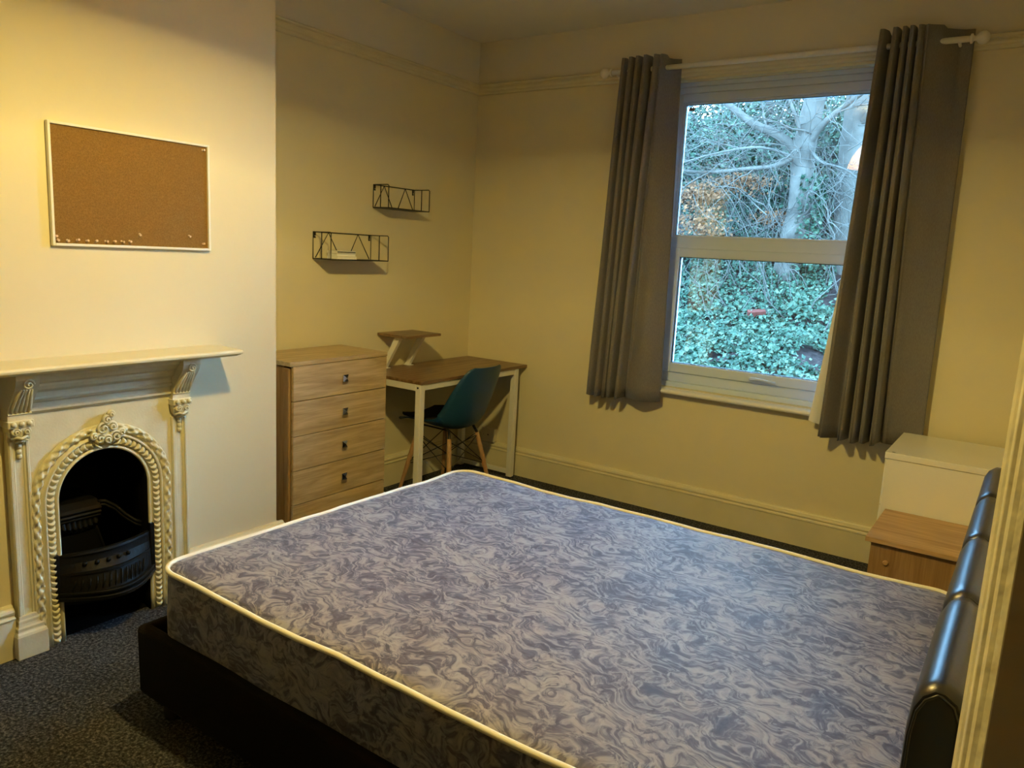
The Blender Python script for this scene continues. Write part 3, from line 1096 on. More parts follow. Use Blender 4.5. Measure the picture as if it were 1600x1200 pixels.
for k in range(5):
    z1 = CZ - 0.0235 - k * 0.1705
    z0 = z1 - 0.1665
    d = obj('drawer', B(CX - 0.020, CX - 0.003, CY0 + 0.022, CY1 - 0.002, z0, z1), M_OAK, ch, bevel=0.001)
    bm = bmesh.new()
    yc, zc, s_ = -1.507, z0 + 0.083, 0.0175
    x0, x1, x2 = CX - 0.003, CX + 0.015, CX + 0.024
    r1 = [bm.verts.new((x0, yc + a * 0.010, zc + b * 0.010)) for a, b in ((-1, -1), (1, -1), (1, 1), (-1, 1))]
    r2 = [bm.verts.new((x1 - 0.004, yc + a * s_, zc + b * s_)) for a, b in ((-1, -1), (1, -1), (1, 1), (-1, 1))]
    r3 = [bm.verts.new((x1, yc + a * s_, zc + b * s_)) for a, b in ((-1, -1), (1, -1), (1, 1), (-1, 1))]
    tip = bm.verts.new((x2, yc, zc))
    for ra, rb in ((r1, r2), (r2, r3)):
        for q in range(4):
            bm.faces.new((ra[q], ra[(q + 1) % 4], rb[(q + 1) % 4], rb[q]))
    for q in range(4):
        bm.faces.new((r3[q], r3[(q + 1) % 4], tip))
    obj('knob', bm, M_CHROME, d)

# ------------------------------------------------------------------ desk
dk = thing('desk', 'walnut topped desk with white square metal legs in the corner', 'desk', (0.25, -0.55, 0))
obj('tabletop', B(0.004, 0.500, -1.045, -0.003, 0.735, 0.753), M_DESK, dk, bevel=0.0015)
LW = 0.038
for (y0) in (-1.043, -0.128):
    for x0 in (0.040, 0.458):
        lg = obj('leg', B(x0, x0 + LW, y0, y0 + LW, 0.012, 0.735), M_WMETAL, dk, bevel=0.003)
        bm = bmesh.new(); lathe(bm, [(0.013, 0), (0.013, 0.012)], 12, 'Z', (x0 + LW / 2, y0 + LW / 2, 0))
        obj('foot', bm, M_BLACKM, lg)
    obj('floor_bar', B(0.078, 0.458, y0 + 0.004, y0 + LW - 0.004, 0.030, 0.056), M_WMETAL, dk, bevel=0.002)
    obj('side_rail', B(0.078, 0.458, y0, y0 + LW, 0.697, 0.735), M_WMETAL, dk, bevel=0.002)
obj('front_rail', B(0.466, 0.492, -1.005, -0.128, 0.700, 0.735), M_WMETAL, dk, bevel=0.002)
obj('rear_rail', B(0.044, 0.070, -1.005, -0.128, 0.700, 0.735), M_WMETAL, dk, bevel=0.002)
bm = bmesh.new(); lathe(bm, [(0.006, -1.0435), (0.006, -1.0455)], 10, 'Y', (0.477, 0, 0.716))
obj('bolt', bm, M_BLACKM, dk)

# monitor riser on the desk
rs = thing('monitor_riser', 'small square wood riser on two slanted white panels standing on the desk', 'stand', (0.12, -0.73, 0.753))
obj('top', B(0.004, 0.236, -0.885, -0.575, 0.950, 0.965), M_DESK, rs, bevel=0.001)
for yc in (-0.845, -0.640):
    bm = bmesh.new()
    w = 0.012
    prism(bm, [(0.012, yc - w, 0.753), (0.045, yc - w, 0.753), (0.165, yc - w, 0.950), (0.120, yc - w, 0.950)], (0, 2 * w, 0))
    lg = obj('slanted_leg', bm, M_WHITE, rs, bevel=0.001)
    obj('foot_plate', B(0.010, 0.060, yc - 0.020, yc + 0.020, 0.753, 0.756), M_WHITE, lg)

# ------------------------------------------------------------------ chair
CTH = math.radians(180)
cc, cs = math.cos(CTH), math.sin(CTH)
CC = (0.315, -0.575)


def cw(fx, sy, z):
    return (CC[0] + fx * cc - sy * cs, CC[1] + fx * cs + sy * cc, z)


chair = thing('desk_chair', 'teal moulded plastic chair with beech dowel legs pushed up to the desk', 'chair', (CC[0], CC[1], 0))
prof = [(0.232, 0.430, 0.190, 0.006), (0.215, 0.438, 0.208, 0.014), (0.15, 0.440, 0.225, 0.022), (0.06, 0.428, 0.232, 0.042), (-0.03, 0.410, 0.234, 0.068), (-0.10, 0.408, 0.232, 0.090),
        (-0.155, 0.425, 0.230, 0.105), (-0.195, 0.470, 0.228, 0.105), (-0.222, 0.530, 0.226, 0.095), (-0.245, 0.600, 0.222, 0.080), (-0.265, 0.670, 0.213, 0.062), (-0.283, 0.735, 0.195, 0.045), (-0.296, 0.785, 0.165, 0.030), (-0.301, 0.805, 0.125, 0.018)]


def cat(P, n):
    out = []
    for i in range(len(P) - 1):
        p0 = P[max(0, i - 1)]; p1 = P[i]; p2 = P[i + 1]; p3 = P[min(len(P) - 1, i + 2)]
        for k in range(n):
            t = k / n
            out.append(tuple(0.5 * ((2 * b) + (-a + c) * t + (2 * a - 5 * b + 4 * c - d) * t * t + (-a + 3 * b - 3 * c + d) * t ** 3) for a, b, c, d in zip(p0, p1, p2, p3)))
    out.append(tuple(P[-1]))
    return out


pp = cat(prof, 3)
bm = bmesh.new()
grid = []
NU = 16
for i, (fx, z, hw, cu) in enumerate(pp):
    j0, j1 = max(0, i - 1), min(len(pp) - 1, i + 1)
    tx, tz = pp[j1][0] - pp[j0][0], pp[j1][1] - pp[j0][1]
    l = math.hypot(tx, tz)
    nx, nz = tz / l, -tx / l      # normal toward the sitter
    if nz < -0.2:
        nx, nz = -nx, -nz
    row = []
    for k in range(NU + 1):
        u = -1 + 2 * k / NU
        c = cu * abs(u) ** 2.6
        row.append(bm.verts.new(cw(fx + nx * c, u * hw * (1 - 0.05 * abs(u) ** 3), z + nz * c)))
    grid.append(row)
for i in range(len(grid) - 1):
    for k in range(NU):
        bm.faces.new((grid[i][k], grid[i][k + 1], grid[i + 1][k + 1], grid[i + 1][k]))
sh = obj('seat_shell', bm, M_TEAL, chair, smooth=True)
md = sh.modifiers.new('thick', 'SOLIDIFY'); md.thickness = 0.006; md.offset = 0
bm = bmesh.new()
rows = []
for i in range(9):
    t = i / 8
    fx = 0.240 - 0.365 * t
    zz = 0.444 + 0.010 * math.sin(PI * t) - 0.004 * t
    hw = 0.200 * (1 - 0.25 * abs(2 * t - 1) ** 4)
    rows.append([bm.verts.new(cw(fx, u * hw, zz + 0.018 * u * u + 0.012)) for u in (-1, -0.85, -0.4, 0, 0.4, 0.85, 1)])
    rows[-1] += [bm.verts.new(cw(fx, u * hw, zz + 0.020 * u * u - 0.004)) for u in (1, 0, -1)]
for i in range(8):
    for k in range(10):
        bm.faces.new((rows[i][k], rows[i][(k + 1) % 10], rows[i + 1][(k + 1) % 10], rows[i + 1][k]))
bm.faces.new(rows[0]); bm.faces.new(rows[-1][::-1])
obj('seat_pad', bm, M_PAD, chair, smooth=True)
LEGT = {}
for sx in (1, -1):
    for sy in (1, -1):
        top = Vector(cw(sx * 0.125 - 0.0, sy * 0.135, 0.362))
        foot = Vector(cw(sx * 0.195, sy * 0.205, 0.0))
        LEGT[(sx, sy)] = (top, foot)
        bm = bmesh.new()
        d = foot - top
        tube(bm, [top, top + d * 0.1, top + d * 0.45, top + d * 0.98, foot], [0.0125, 0.0145, 0.0150, 0.0105, 0.0100], 12)
        lg = obj('leg', bm, M_BEECH, chair)
        bm = bmesh.new()
        seat = Vector(cw(sx * 0.105, sy * 0.115, 0.412))
        tube(bm, [seat, top - d * 0.01, top + d * 0.035], [0.008, 0.009, 0.009], 8)
        obj('leg_bracket', bm, M_BLACKM, chair)
bm = bmesh.new()


def legp(k, t):
    a, b = LEGT[k]
    return a + (b - a) * t


for a, b in (((1, 1), (1, -1)), ((1, -1), (-1, -1)), ((-1, -1), (-1, 1)), ((-1, 1), (1, 1))):
    tube(bm, [legp(a, 0.04), legp(b, 0.52)], 0.0028, 6)
    tube(bm, [legp(b, 0.04), legp(a, 0.52)], 0.0028, 6)
for a, b in (((1, 1), (-1, -1)), ((1, -1), (-1, 1))):
    tube(bm, [legp(a, 0.55), Vector(cw(0, 0, 0.225)), legp(b, 0.55)], 0.0028, 6)
    tube(bm, [legp(a, 0.0), Vector(cw(0, 0, 0.225))], 0.0028, 6)
    tube(bm, [legp(b, 0.0), Vector(cw(0, 0, 0.225))], 0.0028, 6)
obj('wire_brace', bm, M_BLACKM, chair)
bm = bmesh.new()
tube(bm, [cw(0.105, 0.115, 0.410), cw(-0.105, 0.115, 0.407)], 0.005, 6)
obj('seat_bracket', bm, M_BLACKM, chair)
bm = bmesh.new()
tube(bm, [cw(0.105, -0.115, 0.410), cw(-0.105, -0.115, 0.407)], 0.005, 6)
obj('seat_bracket', bm, M_BLACKM, chair)

# ------------------------------------------------------------------ wall socket
so = thing('wall_socket', 'cream surface-mounted socket box low on the wall under the desk', 'socket', (0.235, 0, 0.23))
obj('back_box', B(0.185, 0.285, -0.034, 0.0, 0.196, 0.284), M_PLASTIC, so, bevel=0.003)
obj('face_plate', B(0.182, 0.288, -0.041, -0.034, 0.193, 0.287), M_PLASTIC, so, bevel=0.003)
bm = bmesh.new(); lathe(bm, [(0.005, -0.041), (0.005, -0.0416)], 10, 'Y', (0.236, 0, 0.240)); lathe(bm, [(0.002, -0.041), (0.002, -0.0416)], 8, 'Y', (0.20, 0, 0.240))
obj('socket_hole', bm, M_DARKHOLE, so)

# ------------------------------------------------------------------ bed
BX0, BX1, BYN, BYF = 1.092, 3.19, -2.992, -1.478
bed = thing('bed_frame', 'low dark upholstered double bed frame with black faux leather headboard', 'bed', ((BX0 + BX1) / 2, (BYN + BYF) / 2, 0))


def rail_prof(t):
    # (outward, z) closed
    return [(0, 0.285), (0.003, 0.294), (0.010, 0.300), (0.030, 0.301), (0.038, 0.296), (0.041, 0.285), (0.041, 0.100), (0.036, 0.076), (0.010, 0.074), (0.002, 0.090)]


bm = bmesh.new()
P = rail_prof(0)
prism(bm, [(BX0 + d, BYN + 0.012, z) for d, z in P], (0, BYF - BYN - 0.024, 0))
obj('foot_rail', bm, M_BEDFAB, bed, bevel=0.004)
bm = bmesh.new()
prism(bm, [(BX0 + 0.008, BYN + d, z) for d, z in P], (BX1 - BX0 - 0.05, 0, 0))
obj('side_rail', bm, M_BEDFAB, bed, bevel=0.006)
bm = bmesh.new()
prism(bm, [(BX0 + 0.008, BYF - d, z) for d, z in P], (BX1 - BX0 - 0.05, 0, 0))
obj('side_rail', bm, M_BEDFAB, bed, bevel=0.006)
obj('slat_base', B(BX0 + 0.045, BX1 - 0.05, BYN + 0.045, BYF - 0.045, 0.205, 0.232), M_BEDFAB, bed)
for x in (BX0 + 0.09, BX1 - 0.14):
    for y in (BYN + 0.06, BYF - 0.06):
        bm = bmesh.new(); lathe(bm, [(0.020, 0.0), (0.026, 0.012), (0.030, 0.09)], 12, 'Z', (x, y, 0))
        obj('foot', bm, M_BLACKM, bed)
# headboard: padded faux leather panels, leaning back slightly
HB0, HB1 = -3.005, -1.462
hb = None
HPROF = [(3.158, 0.10), (3.150, 0.20), (3.149, 0.50), (3.145, 0.72), (3.145, 0.84), (3.149, 0.885), (3.158, 0.906), (3.172, 0.918), (3.192, 0.918), (3.208, 0.908), (3.217, 0.885), (3.219, 0.70), (3.219, 0.10)]
seams = [HB0 + 0.0, HB0 + 0.386, HB0 + 0.772, HB0 + 1.158, HB1]
parts = []
for i in range(4):
    ya, yb = seams[i], seams[i + 1]
    bm = bmesh.new()
    cols = []
    n = 12
    c = (3.165, 0.5)
    for k in range(n + 1):
        t = k / n
        y = ya + (yb - ya) * t
        e = min(t, 1 - t) * (yb - ya)
        ins = 0.0035 * max(0, 1 - e / 0.02) ** 2
        if (i == 0 and t < 0.5) or (i == 3 and t > 0.5):
            ins = 0.004 * max(0, 1 - e / 0.02) ** 2
        cols.append([bm.verts.new((x + (ins if x < 3.19 else -ins) * 1.0, y, z - (ins if z > 0.8 else 0))) for x, z in HPROF])
    # denser near seams
    for k in range(n):
        for j in range(len(HPROF)):
            f = bm.faces.new((cols[k][j], cols[k][(j + 1) % len(HPROF)], cols[k + 1][(j + 1) % len(HPROF)], cols[k + 1][j]))
            f.smooth = True
    bm.faces.new(cols[0]); bm.faces.new(cols[-1][::-1])
    if i == 0:
        hb = obj('headboard', bm, M_LEATHER, bed)
    else:
        obj('headboard_panel', bm, M_LEATHER, hb)
bm = bmesh.new()
for yy in seams[1:-1]:
    tube(bm, [(x + (0.004 if x < 3.19 else -0.002), yy + 0.004, z - (0.004 if z > 0.8 else 0)) for x, z in HPROF], 0.0016, 5)
yy = HB0 - 0.001
tube(bm, [(x + (0.008 if x < 3.19 else -0.008), yy, z - (0.008 if z > 0.86 else 0)) for x, z in HPROF], 0.0022, 6)
obj('seam_piping', bm, M_LEATHER, hb)

# ------------------------------------------------------------------ mattress
MX0, MX1, MYN, MYF, MZ0, MZ1 = 1.160, 3.147, -2.968, -1.503, 0.235, 0.500


def rr(x0, x1, y0, y1, r, n=8, m=26):
    pts = []
    cor = [((x0 + r, y0 + r), PI), ((x1 - r, y0 + r), 1.5 * PI), ((x1 - r, y1 - r), 0), ((x0 + r, y1 - r), 0.5 * PI)]
    for ci in range(4):
        (cx, cy), a0 = cor[ci]
        arc = [(cx + r * math.cos(a0 + 0.5 * PI * k / n), cy + r * math.sin(a0 + 0.5 * PI * k / n)) for k in range(n + 1)]
        pts += arc
        (nx, ny), a1 = cor[(ci + 1) % 4]
        q = (nx + r * math.cos(a1), ny + r * math.sin(a1))
        p = arc[-1]
        for k in range(1, m):
            pts.append((p[0] + (q[0] - p[0]) * k / m, p[1] + (q[1] - p[1]) * k / m))
    return pts


def wob(x, y, s=1.0):
    return s * (mnoise.noise(Vector((x * 3.1, y * 3.1, 0.3))) * 0.011 + mnoise.noise(Vector((x * 9, y * 9, 1.3))) * 0.003)


matt = thing('mattress', 'blue and grey swirl-patterned mattress with cream piping lying on the bed', 'mattress', ((MX0 + MX1) / 2, (MYN + MYF) / 2, MZ0))
bm = bmesh.new()
rings = []
layers = [(0.045, MZ0), (0.018, MZ0 + 0.004), (0.012, MZ0 + 0.02), (0.004, 0.30), (0.000, 0.36), (0.000, 0.42), (0.004, 0.47), (0.010, 0.490), (0.018, 0.4985), (0.045, 0.503), (0.10, 0.507), (0.20, 0.509), (0.32, 0.510), (0.45, 0.510), (0.58, 0.510), (0.68, 0.510)]
for ins, z in layers:
    r = max(0.012, 0.085 - ins)
    pts = rr(MX0 + ins, MX1 - ins, MYN + ins, MYF - ins, r)
    ring = []
    for (x, y) in pts:
        k = 1.0 if z > 0.45 else 0.3
        off = wob(x, y, k)
        dxn = mnoise.noise(Vector((x * 5, y * 5, z * 6))) * 0.006
        cxm, cym = (MX0 + MX1) / 2, (MYN + MYF) / 2
        ring.append(bm.verts.new((x + dxn, y + (dxn if ins < 0.05 else 0), z + off if z > 0.3 else z)))
    rings.append(ring)
N = len(rings[0])
for i in range(len(rings) - 1):
    for k in range(N):
        bm.faces.new((rings[i][k], rings[i][(k + 1) % N], rings[i + 1][(k + 1) % N], rings[i + 1][k]))
bm.faces.new(rings[0][::-1])
bm.faces.new(rings[-1])
obj('cover', bm, M_MATT, matt, smooth=True)
bm = bmesh.new()
pts = []
for (x, y) in rr(MX0 + 0.006, MX1 - 0.006, MYN + 0.006, MYF - 0.006, 0.080):
    dxn = mnoise.noise(Vector((x * 5, y * 5, 0.49 * 6))) * 0.006
    pts.append((x + dxn, y + dxn, 0.497 + wob(x, y)))
closed_tube(bm, pts, 0.0078, 8)
obj('piping', bm, M_PIPING, matt, smooth=True)
bm = bmesh.new()
closed_tube(bm, [(x, y, MZ0 + 0.012) for x, y in rr(MX0 + 0.012, MX1 - 0.012, MYN + 0.012, MYF - 0.012, 0.075)], 0.006, 6)
obj('lower_piping', bm, M_PIPING, matt, smooth=True)

# ------------------------------------------------------------------ white chest by the window and bedside cabinet
wc = thing('white_chest', 'plain white chest beside the curtain with a small chip on its top', 'chest of drawers', (2.98, -0.3, 0))
obj('carcass', B(2.757, 3.235, -0.560, -0.050, 0.0, 0.680), M_WHITE, wc, bevel=0.002)
tp = obj('top', B(2.749, 3.240, -0.5655, -0.045, 0.6815, 0.709), M_WHITE, wc, bevel=0.002)
bm = bmesh.new()
prism(bm, [(2.772, -0.548, 0.7091), (2.783, -0.552, 0.7091), (2.788, -0.547, 0.7091), (2.776, -0.541, 0.7091)], (0, 0, 0.0005))
obj('chip_mark', bm, M_DARKHOLE, wc)
for k in range(3):
    obj('drawer', B(2.7495, 2.7565, -0.545, -0.065, 0.05 + k * 0.21, 0.255 + k * 0.21), M_WHITE, wc, bevel=0.001)

ns = thing('bedside_cabinet', 'small oak bedside cabinet between the white chest and headboard', 'cabinet', (3.0, -0.8, 0))
obj('top', B(2.780, 3.245, -1.012, -0.572, 0.443, 0.461), M_OAKX, ns, bevel=0.001)
obj('carcass', B(2.800, 3.240, -0.995, -0.580, 0.0, 0.438), M_OAKZ, ns, bevel=0.001)
bm = bmesh.new(); box(bm, 2.798, 3.242, -0.9975, -0.578, 0.4375, 0.4435)
obj('shadow_gap', bm, M_DARKHOLE, ns)
bm = bmesh.new(); lathe(bm, [(0.010, -0.9955), (0.011, -0.999), (0.007, -1.002)], 12, 'Y', (2.860, 0, 0.368))
obj('screw_cap', bm, M_OAKX, ns)

# ------------------------------------------------------------------ curtain pole and curtains
cp = thing('curtain_pole', 'white wooden curtain pole with ball ends above the window', 'curtain pole', (1.9, -0.1, 2.5))
PY, PZc = -0.100, 2.507
bm = bmesh.new()
tube(bm, [(1.030, PY, PZc), (2.800, PY, PZc - 0.005)], 0.0135, 14)
pole = obj('pole', bm, M_WMETAL, cp)
for x, s_ in ((1.034, -1), (2.795, 1)):
    bm = bmesh.new()
    lathe(bm, [(0.0145, 0), (0.021, 0.002 * s_), (0.021, 0.010 * s_), (0.012, 0.014 * s_), (0.010, 0.022 * s_), (0.014, 0.026 * s_), (0.024, 0.035 * s_), (0.0285, 0.048 * s_), (0.027, 0.060 * s_), (0.018, 0.071 * s_), (0.006, 0.076 * s_)], 18, 'X', (x, PY, PZc - (0.005 if s_ > 0 else 0)))
    obj('ball_finial', bm, M_WMETAL, cp)
for x in (1.065, 2.755):
    bm = bmesh.new()
    tube(bm, [(x, -0.002, PZc - 0.02), (x, -0.05, PZc - 0.022), (x, PY, PZc - 0.016)], 0.007, 8)
    lathe(bm, [(0.022, -0.0365), (0.022, -0.044)], 14, 'Y', (x, 0, PZc - 0.02))
    obj('bracket', bm, M_WMETAL, cp)


CT = [(1.100, -0.030), (1.118, -0.140), (1.150, -0.060), (1.165, -0.150), (1.192, -0.055), (1.210, -0.155), (1.235, -0.055), (1.258, -0.158), (1.290, -0.050), (1.315, -0.150), (1.345, -0.140), (1.385, -0.070), (1.425, -0.045)]
CB = [(0.998, -0.045), (1.030, -0.130), (1.078, -0.060), (1.098, -0.150), (1.131, -0.058), (1.145, -0.155), (1.160, -0.060), (1.180, -0.160), (1.206, -0.055), (1.238, -0.160), (1.268, -0.095), (1.38, -0.135), (1.475, -0.060)]


def pair_plump(A, Bq):
    """give each forward fold a rounded nose, in step on both edges"""
    oa, ob = [], []
    for i in range(len(A)):
        if A[i][1] < -0.135 and 0 < i < len(A) - 1:
            for src, dst in ((A, oa), (Bq, ob)):
                x, y = src[i]
                w = max(0.004, min(0.011, 0.28 * abs(src[i + 1][0] - src[i - 1][0])))
                dst += [(x - w, y + 0.010), (x, y), (x + w, y + 0.010)]
        else:
            oa.append(A[i]); ob.append(Bq[i])
    return oa, ob


def zl(t):
    return 0.645 + 0.020 * t + 0.004 * math.sin(t * 25)


def zr(t):
    return 0.632 + 0.012 * t + 0.004 * math.sin(t * 25)


def mk_curtain(name, label, top, bot, zt, fz, seed):
    t = thing(name, label, 'curtain', (sum(p[0] for p in top) / len(top), -0.1, 0.64), 'grey eyelet curtains')
    sub, rows = 5, 26
    top, bot = pair_plump(top, bot)
    T = cat(top, sub); Bt = cat(bot, sub)
    bm = bmesh.new()
    g = []
    for j in range(rows + 1):
        v = j / rows
        row = []
        for i in range(len(T)):
            e = v ** 0.9
            x = T[i][0] * (1 - e) + Bt[i][0] * e + mnoise.noise(Vector((i * 0.25, v * 3.0, seed))) * 0.006 * v
            y = T[i][1] * (1 - e) + Bt[i][1] * e + mnoise.noise(Vector((i * 0.2, v * 2.5, seed + 5))) * 0.010 * v
            zz0 = zt + (0.010 if T[i][1] < -0.1 else -0.004)
            z = zz0 + (fz(i / (len(T) - 1)) - zz0) * v
            row.append(bm.verts.new((x, y, z)))
        g.append(row)
    for j in range(rows):
        for i in range(len(T) - 1):
            bm.faces.new((g[j][i], g[j][i + 1], g[j + 1][i + 1], g[j + 1][i]))
    c = obj('cloth', bm, M_CURT, t, smooth=True)
    md = c.modifiers.new('thick', 'SOLIDIFY'); md.thickness = 0.0025; md.offset = 0
    return t


mk_curtain('curtain', 'grey curtain hanging left of the window, bunched in narrow folds', CT, CB, 2.560, zl, 1.0)
RT = [(2.470, -0.020), (2.430, -0.050), (2.442, -0.150), (2.478, -0.060), (2.497, -0.158), (2.522, -0.060), (2.535, -0.158), (2.552, -0.060), (2.566, -0.158), (2.585, -0.060), (2.602, -0.158), (2.628, -0.150), (2.700, -0.100), (2.760, -0.055), (2.806, -0.045)]
RB = [(2.440, -0.030), (2.405, -0.060), (2.385, -0.140), (2.458, -0.060), (2.480, -0.162), (2.512, -0.060), (2.536, -0.162), (2.562, -0.060), (2.582, -0.162), (2.604, -0.060), (2.630, -0.165), (2.662, -0.080), (2.700, -0.060), (2.770, -0.050), (2.835, -0.045)]
rc = mk_curtain('curtain', 'grey curtain hanging right of the window with white lining showing', RT, RB, 2.560, zr, 4.0)
bm = bmesh.new()
rows = []
for j in range(15):
    v = j / 14
    z = 2.50 + (0.700 - 2.50) * v
    xl = 2.432 + (2.308 - 2.432) * v ** 1.7
    xr = 2.448 + (2.42 - 2.448) * v
    rows.append([bm.verts.new((xl + (xr - xl) * k / 4, -0.085 + 0.035 * k / 4 - 0.01 * math.sin(k * 1.3) * v, z - 0.03 * k / 4 * v)) for k in range(5)])
for j in range(14):
    for k in range(4):
        bm.faces.new((rows[j][k], rows[j][k + 1], rows[j + 1][k + 1], rows[j + 1][k]))
ln = obj('lining', bm, M_LINING, rc, smooth=True)
ln['label'] = 'white lining edge of the right curtain'

# ------------------------------------------------------------------ pendant lamp (above the bed, out of frame; seen mirrored in the glass)
lp = thing('pendant_lamp', 'copper coloured pendant lampshade hanging from the ceiling, mirrored in the window', 'lamp', (LAMP[0], LAMP[1], LAMP[2]))
lx, ly, lz = LAMP
bm = bmesh.new(); tube(bm, [(lx, ly, lz + 0.10), (lx, ly, H - 0.02)], 0.003, 6); obj('cord', bm, M_WMETAL, lp)
bm = bmesh.new(); lathe(bm, [(0.045, H - 0.03), (0.040, H - 0.002)], 20, 'Z', (lx, ly, 0)); obj('ceiling_rose', bm, M_WMETAL, lp)
bm = bmesh.new(); lathe(bm, [(0.018, lz + 0.045), (0.018, lz + 0.10), (0.010, lz + 0.12)], 12, 'Z', (lx, ly, 0)); obj('lamp_holder', bm, M_WMETAL, lp)
bm = bmesh.new()
n = 32
pr = [(0.175, lz - 0.042), (0.172, lz - 0.03), (0.152, lz + 0.035), (0.122, lz + 0.09), (0.090, lz + 0.135), (0.058, lz + 0.160)]
rg = [[bm.verts.new((lx + r * math.cos(2 * PI * k / n), ly + r * math.sin(2 * PI * k / n), z)) for k in range(n)] for r, z in pr]
for i in range(len(rg) - 1):
    for k in range(n):
        bm.faces.new((rg[i][k], rg[i][(k + 1) % n], rg[i + 1][(k + 1) % n], rg[i + 1][k]))
obj('lamp_shade', bm, M_SHADE, lp, smooth=True)
bm = bmesh.new(); ball(bm, (lx, ly, lz), 0.026, 12); bl = obj('bulb', bm, M_BULB, lp)
ld = bpy.data.lights.new('bulb_light', 'POINT')
ld.energy = LAMP_POWER
ld.color = LAMP_COLOR
ld.shadow_soft_size = 0.030
lo = bpy.data.objects.new('bulb_light', ld)
COL.objects.link(lo)
lo.location = LAMP

# ------------------------------------------------------------------ wooded bank outside
BANK = [(0.6, -0.9), (1.5, -0.35), (3.5, 0.35), (5.0, 0.85), (6.0, 1.27), (8.0, 2.5), (10.0, 3.9), (14.0, 4.6)]


def bank_z(y):
    for (a, za), (b, zb_) in zip(BANK, BANK[1:]):
        if y <= b:
            return za + (zb_ - za) * (y - a) / (b - a)
    return BANK[-1][1]


def bz(x, y):
    return bank_z(y) + 0.16 * mnoise.noise(Vector((x * 0.9, y * 0.9, 0))) + 0.05 * mnoise.noise(Vector((x * 3, y * 3, 4)))


bm = bmesh.new()
nx, ny = 70, 70
g = [[bm.verts.new((-9 + 16 * i / nx, 0.6 + 13.4 * j / ny, bz(-9 + 16 * i / nx, 0.6 + 13.4 * j / ny))) for i in range(nx + 1)] for j in range(ny + 1)]
for j in range(ny):
    for i in range(nx):
        bm.faces.new((g[j][i], g[j][i + 1], g[j + 1][i + 1], g[j + 1][i]))
bank = obj('garden_bank', bm, M_GROUND, None, smooth=True)
bank['kind'] = 'structure'

rnd = random.Random(3)


def leaves(name, mat, gen, n, smin, smax, label, cat_, tilt=0.9):
    vs, fs = [], []
    for _ in range(n):
        p = gen()
        if p is None:
            continue
        s = rnd.uniform(smin, smax)
        a = rnd.uniform(0, 2 * PI)
        # facing upward / toward house with jitter
        nrm = Vector((rnd.uniform(-1, 1) * tilt, -0.5 + rnd.uniform(-1, 1) * tilt, 0.8 + rnd.uniform(-.6, .4))).normalized()
        u = nrm.orthogonal().normalized()
        w = nrm.cross(u)
        d = u * math.cos(a) + w * math.sin(a)
        e = nrm.cross(d)
        b0 = len(vs)
        p = Vector(p)
        vs += [p - d * s * 0.5, p + e * s * 0.48 - d * s * 0.1 + nrm * s * 0.12, p + d * s * 0.6, p - e * s * 0.48 - d * s * 0.1 + nrm * s * 0.12]
        fs += [(b0, b0 + 1, b0 + 2), (b0, b0 + 2, b0 + 3)]
    me = bpy.data.meshes.new(name)
    me.from_pydata([tuple(v) for v in vs], [], fs)
    me.materials.append(mat)
    o = bpy.data.objects.new(name, me)
    COL.objects.link(o)
    o['kind'] = 'stuff'
    tag(o, label, cat_)
    return o


def xr(y):
    # visible band of x at depth y with margin
    c = 3.22 + (1.9 - 3.22) * (y + 4.14) / 4.24
    h = 0.75 * (y + 4.14) / 4.24 + 0.5
    return c - h, c + h


def g_ivy():
    y = 2.8 + (rnd.random() ** 1.1) * 5.6
    a, b = xr(y)
    x = rnd.uniform(a, b)
    if mnoise.noise(Vector((x * 1.3, y * 1.1, 7))) > 0.32:
        return None
    return (x, y, bz(x, y) + abs(rnd.gauss(0, 0.05)) + 0.16 * max(0, mnoise.noise(Vector((x * 2.1, y * 2.1, 3)))))


leaves('ivy_ground_cover', M_IVY, g_ivy, 52000, 0.022, 0.060, 'dense green ivy covering the bank below the trees', 'ivy')


def g_back():
    y = rnd.uniform(7.2, 11.5)
    a, b = xr(y)
    x = rnd.uniform(a, b)
    z0 = bz(x, y)
    h = 2.4 * (0.62 + 0.6 * mnoise.noise(Vector((x * 0.8, y * 0.5, 9))))
    return (x, y, z0 + rnd.random() * max(0.2, h))


leaves('evergreen_undergrowth', M_BUSH, g_back, 42000, 0.035, 0.085, 'loose evergreen undergrowth filling the top of the bank', 'bushes')


def curve3(p0, p1, sag, n=8, wig=0.0, rn=rnd):
    p0, p1 = Vector(p0), Vector(p1)
    L = (p1 - p0).length
    out = []
    off = Vector((rn.uniform(-1, 1), rn.uniform(-1, 1), rn.uniform(-1, 1)))
    for i in range(n + 1):
        t = i / n
        p = p0.lerp(p1, t)
        p += Vector((0, 0, sag * math.sin(PI * t)))
        if 0 < i < n:
            p += Vector((mnoise.noise(Vector((t * 3, off.x * 9, 1))), mnoise.noise(Vector((t * 3, off.y * 9, 2))), mnoise.noise(Vector((t * 3, off.z * 9, 3))))) * wig * L
        out.append(p)
    return out


def taper(r0, r1, n):
    return [r0 + (r1 - r0) * i / (n - 1) for i in range(n)]


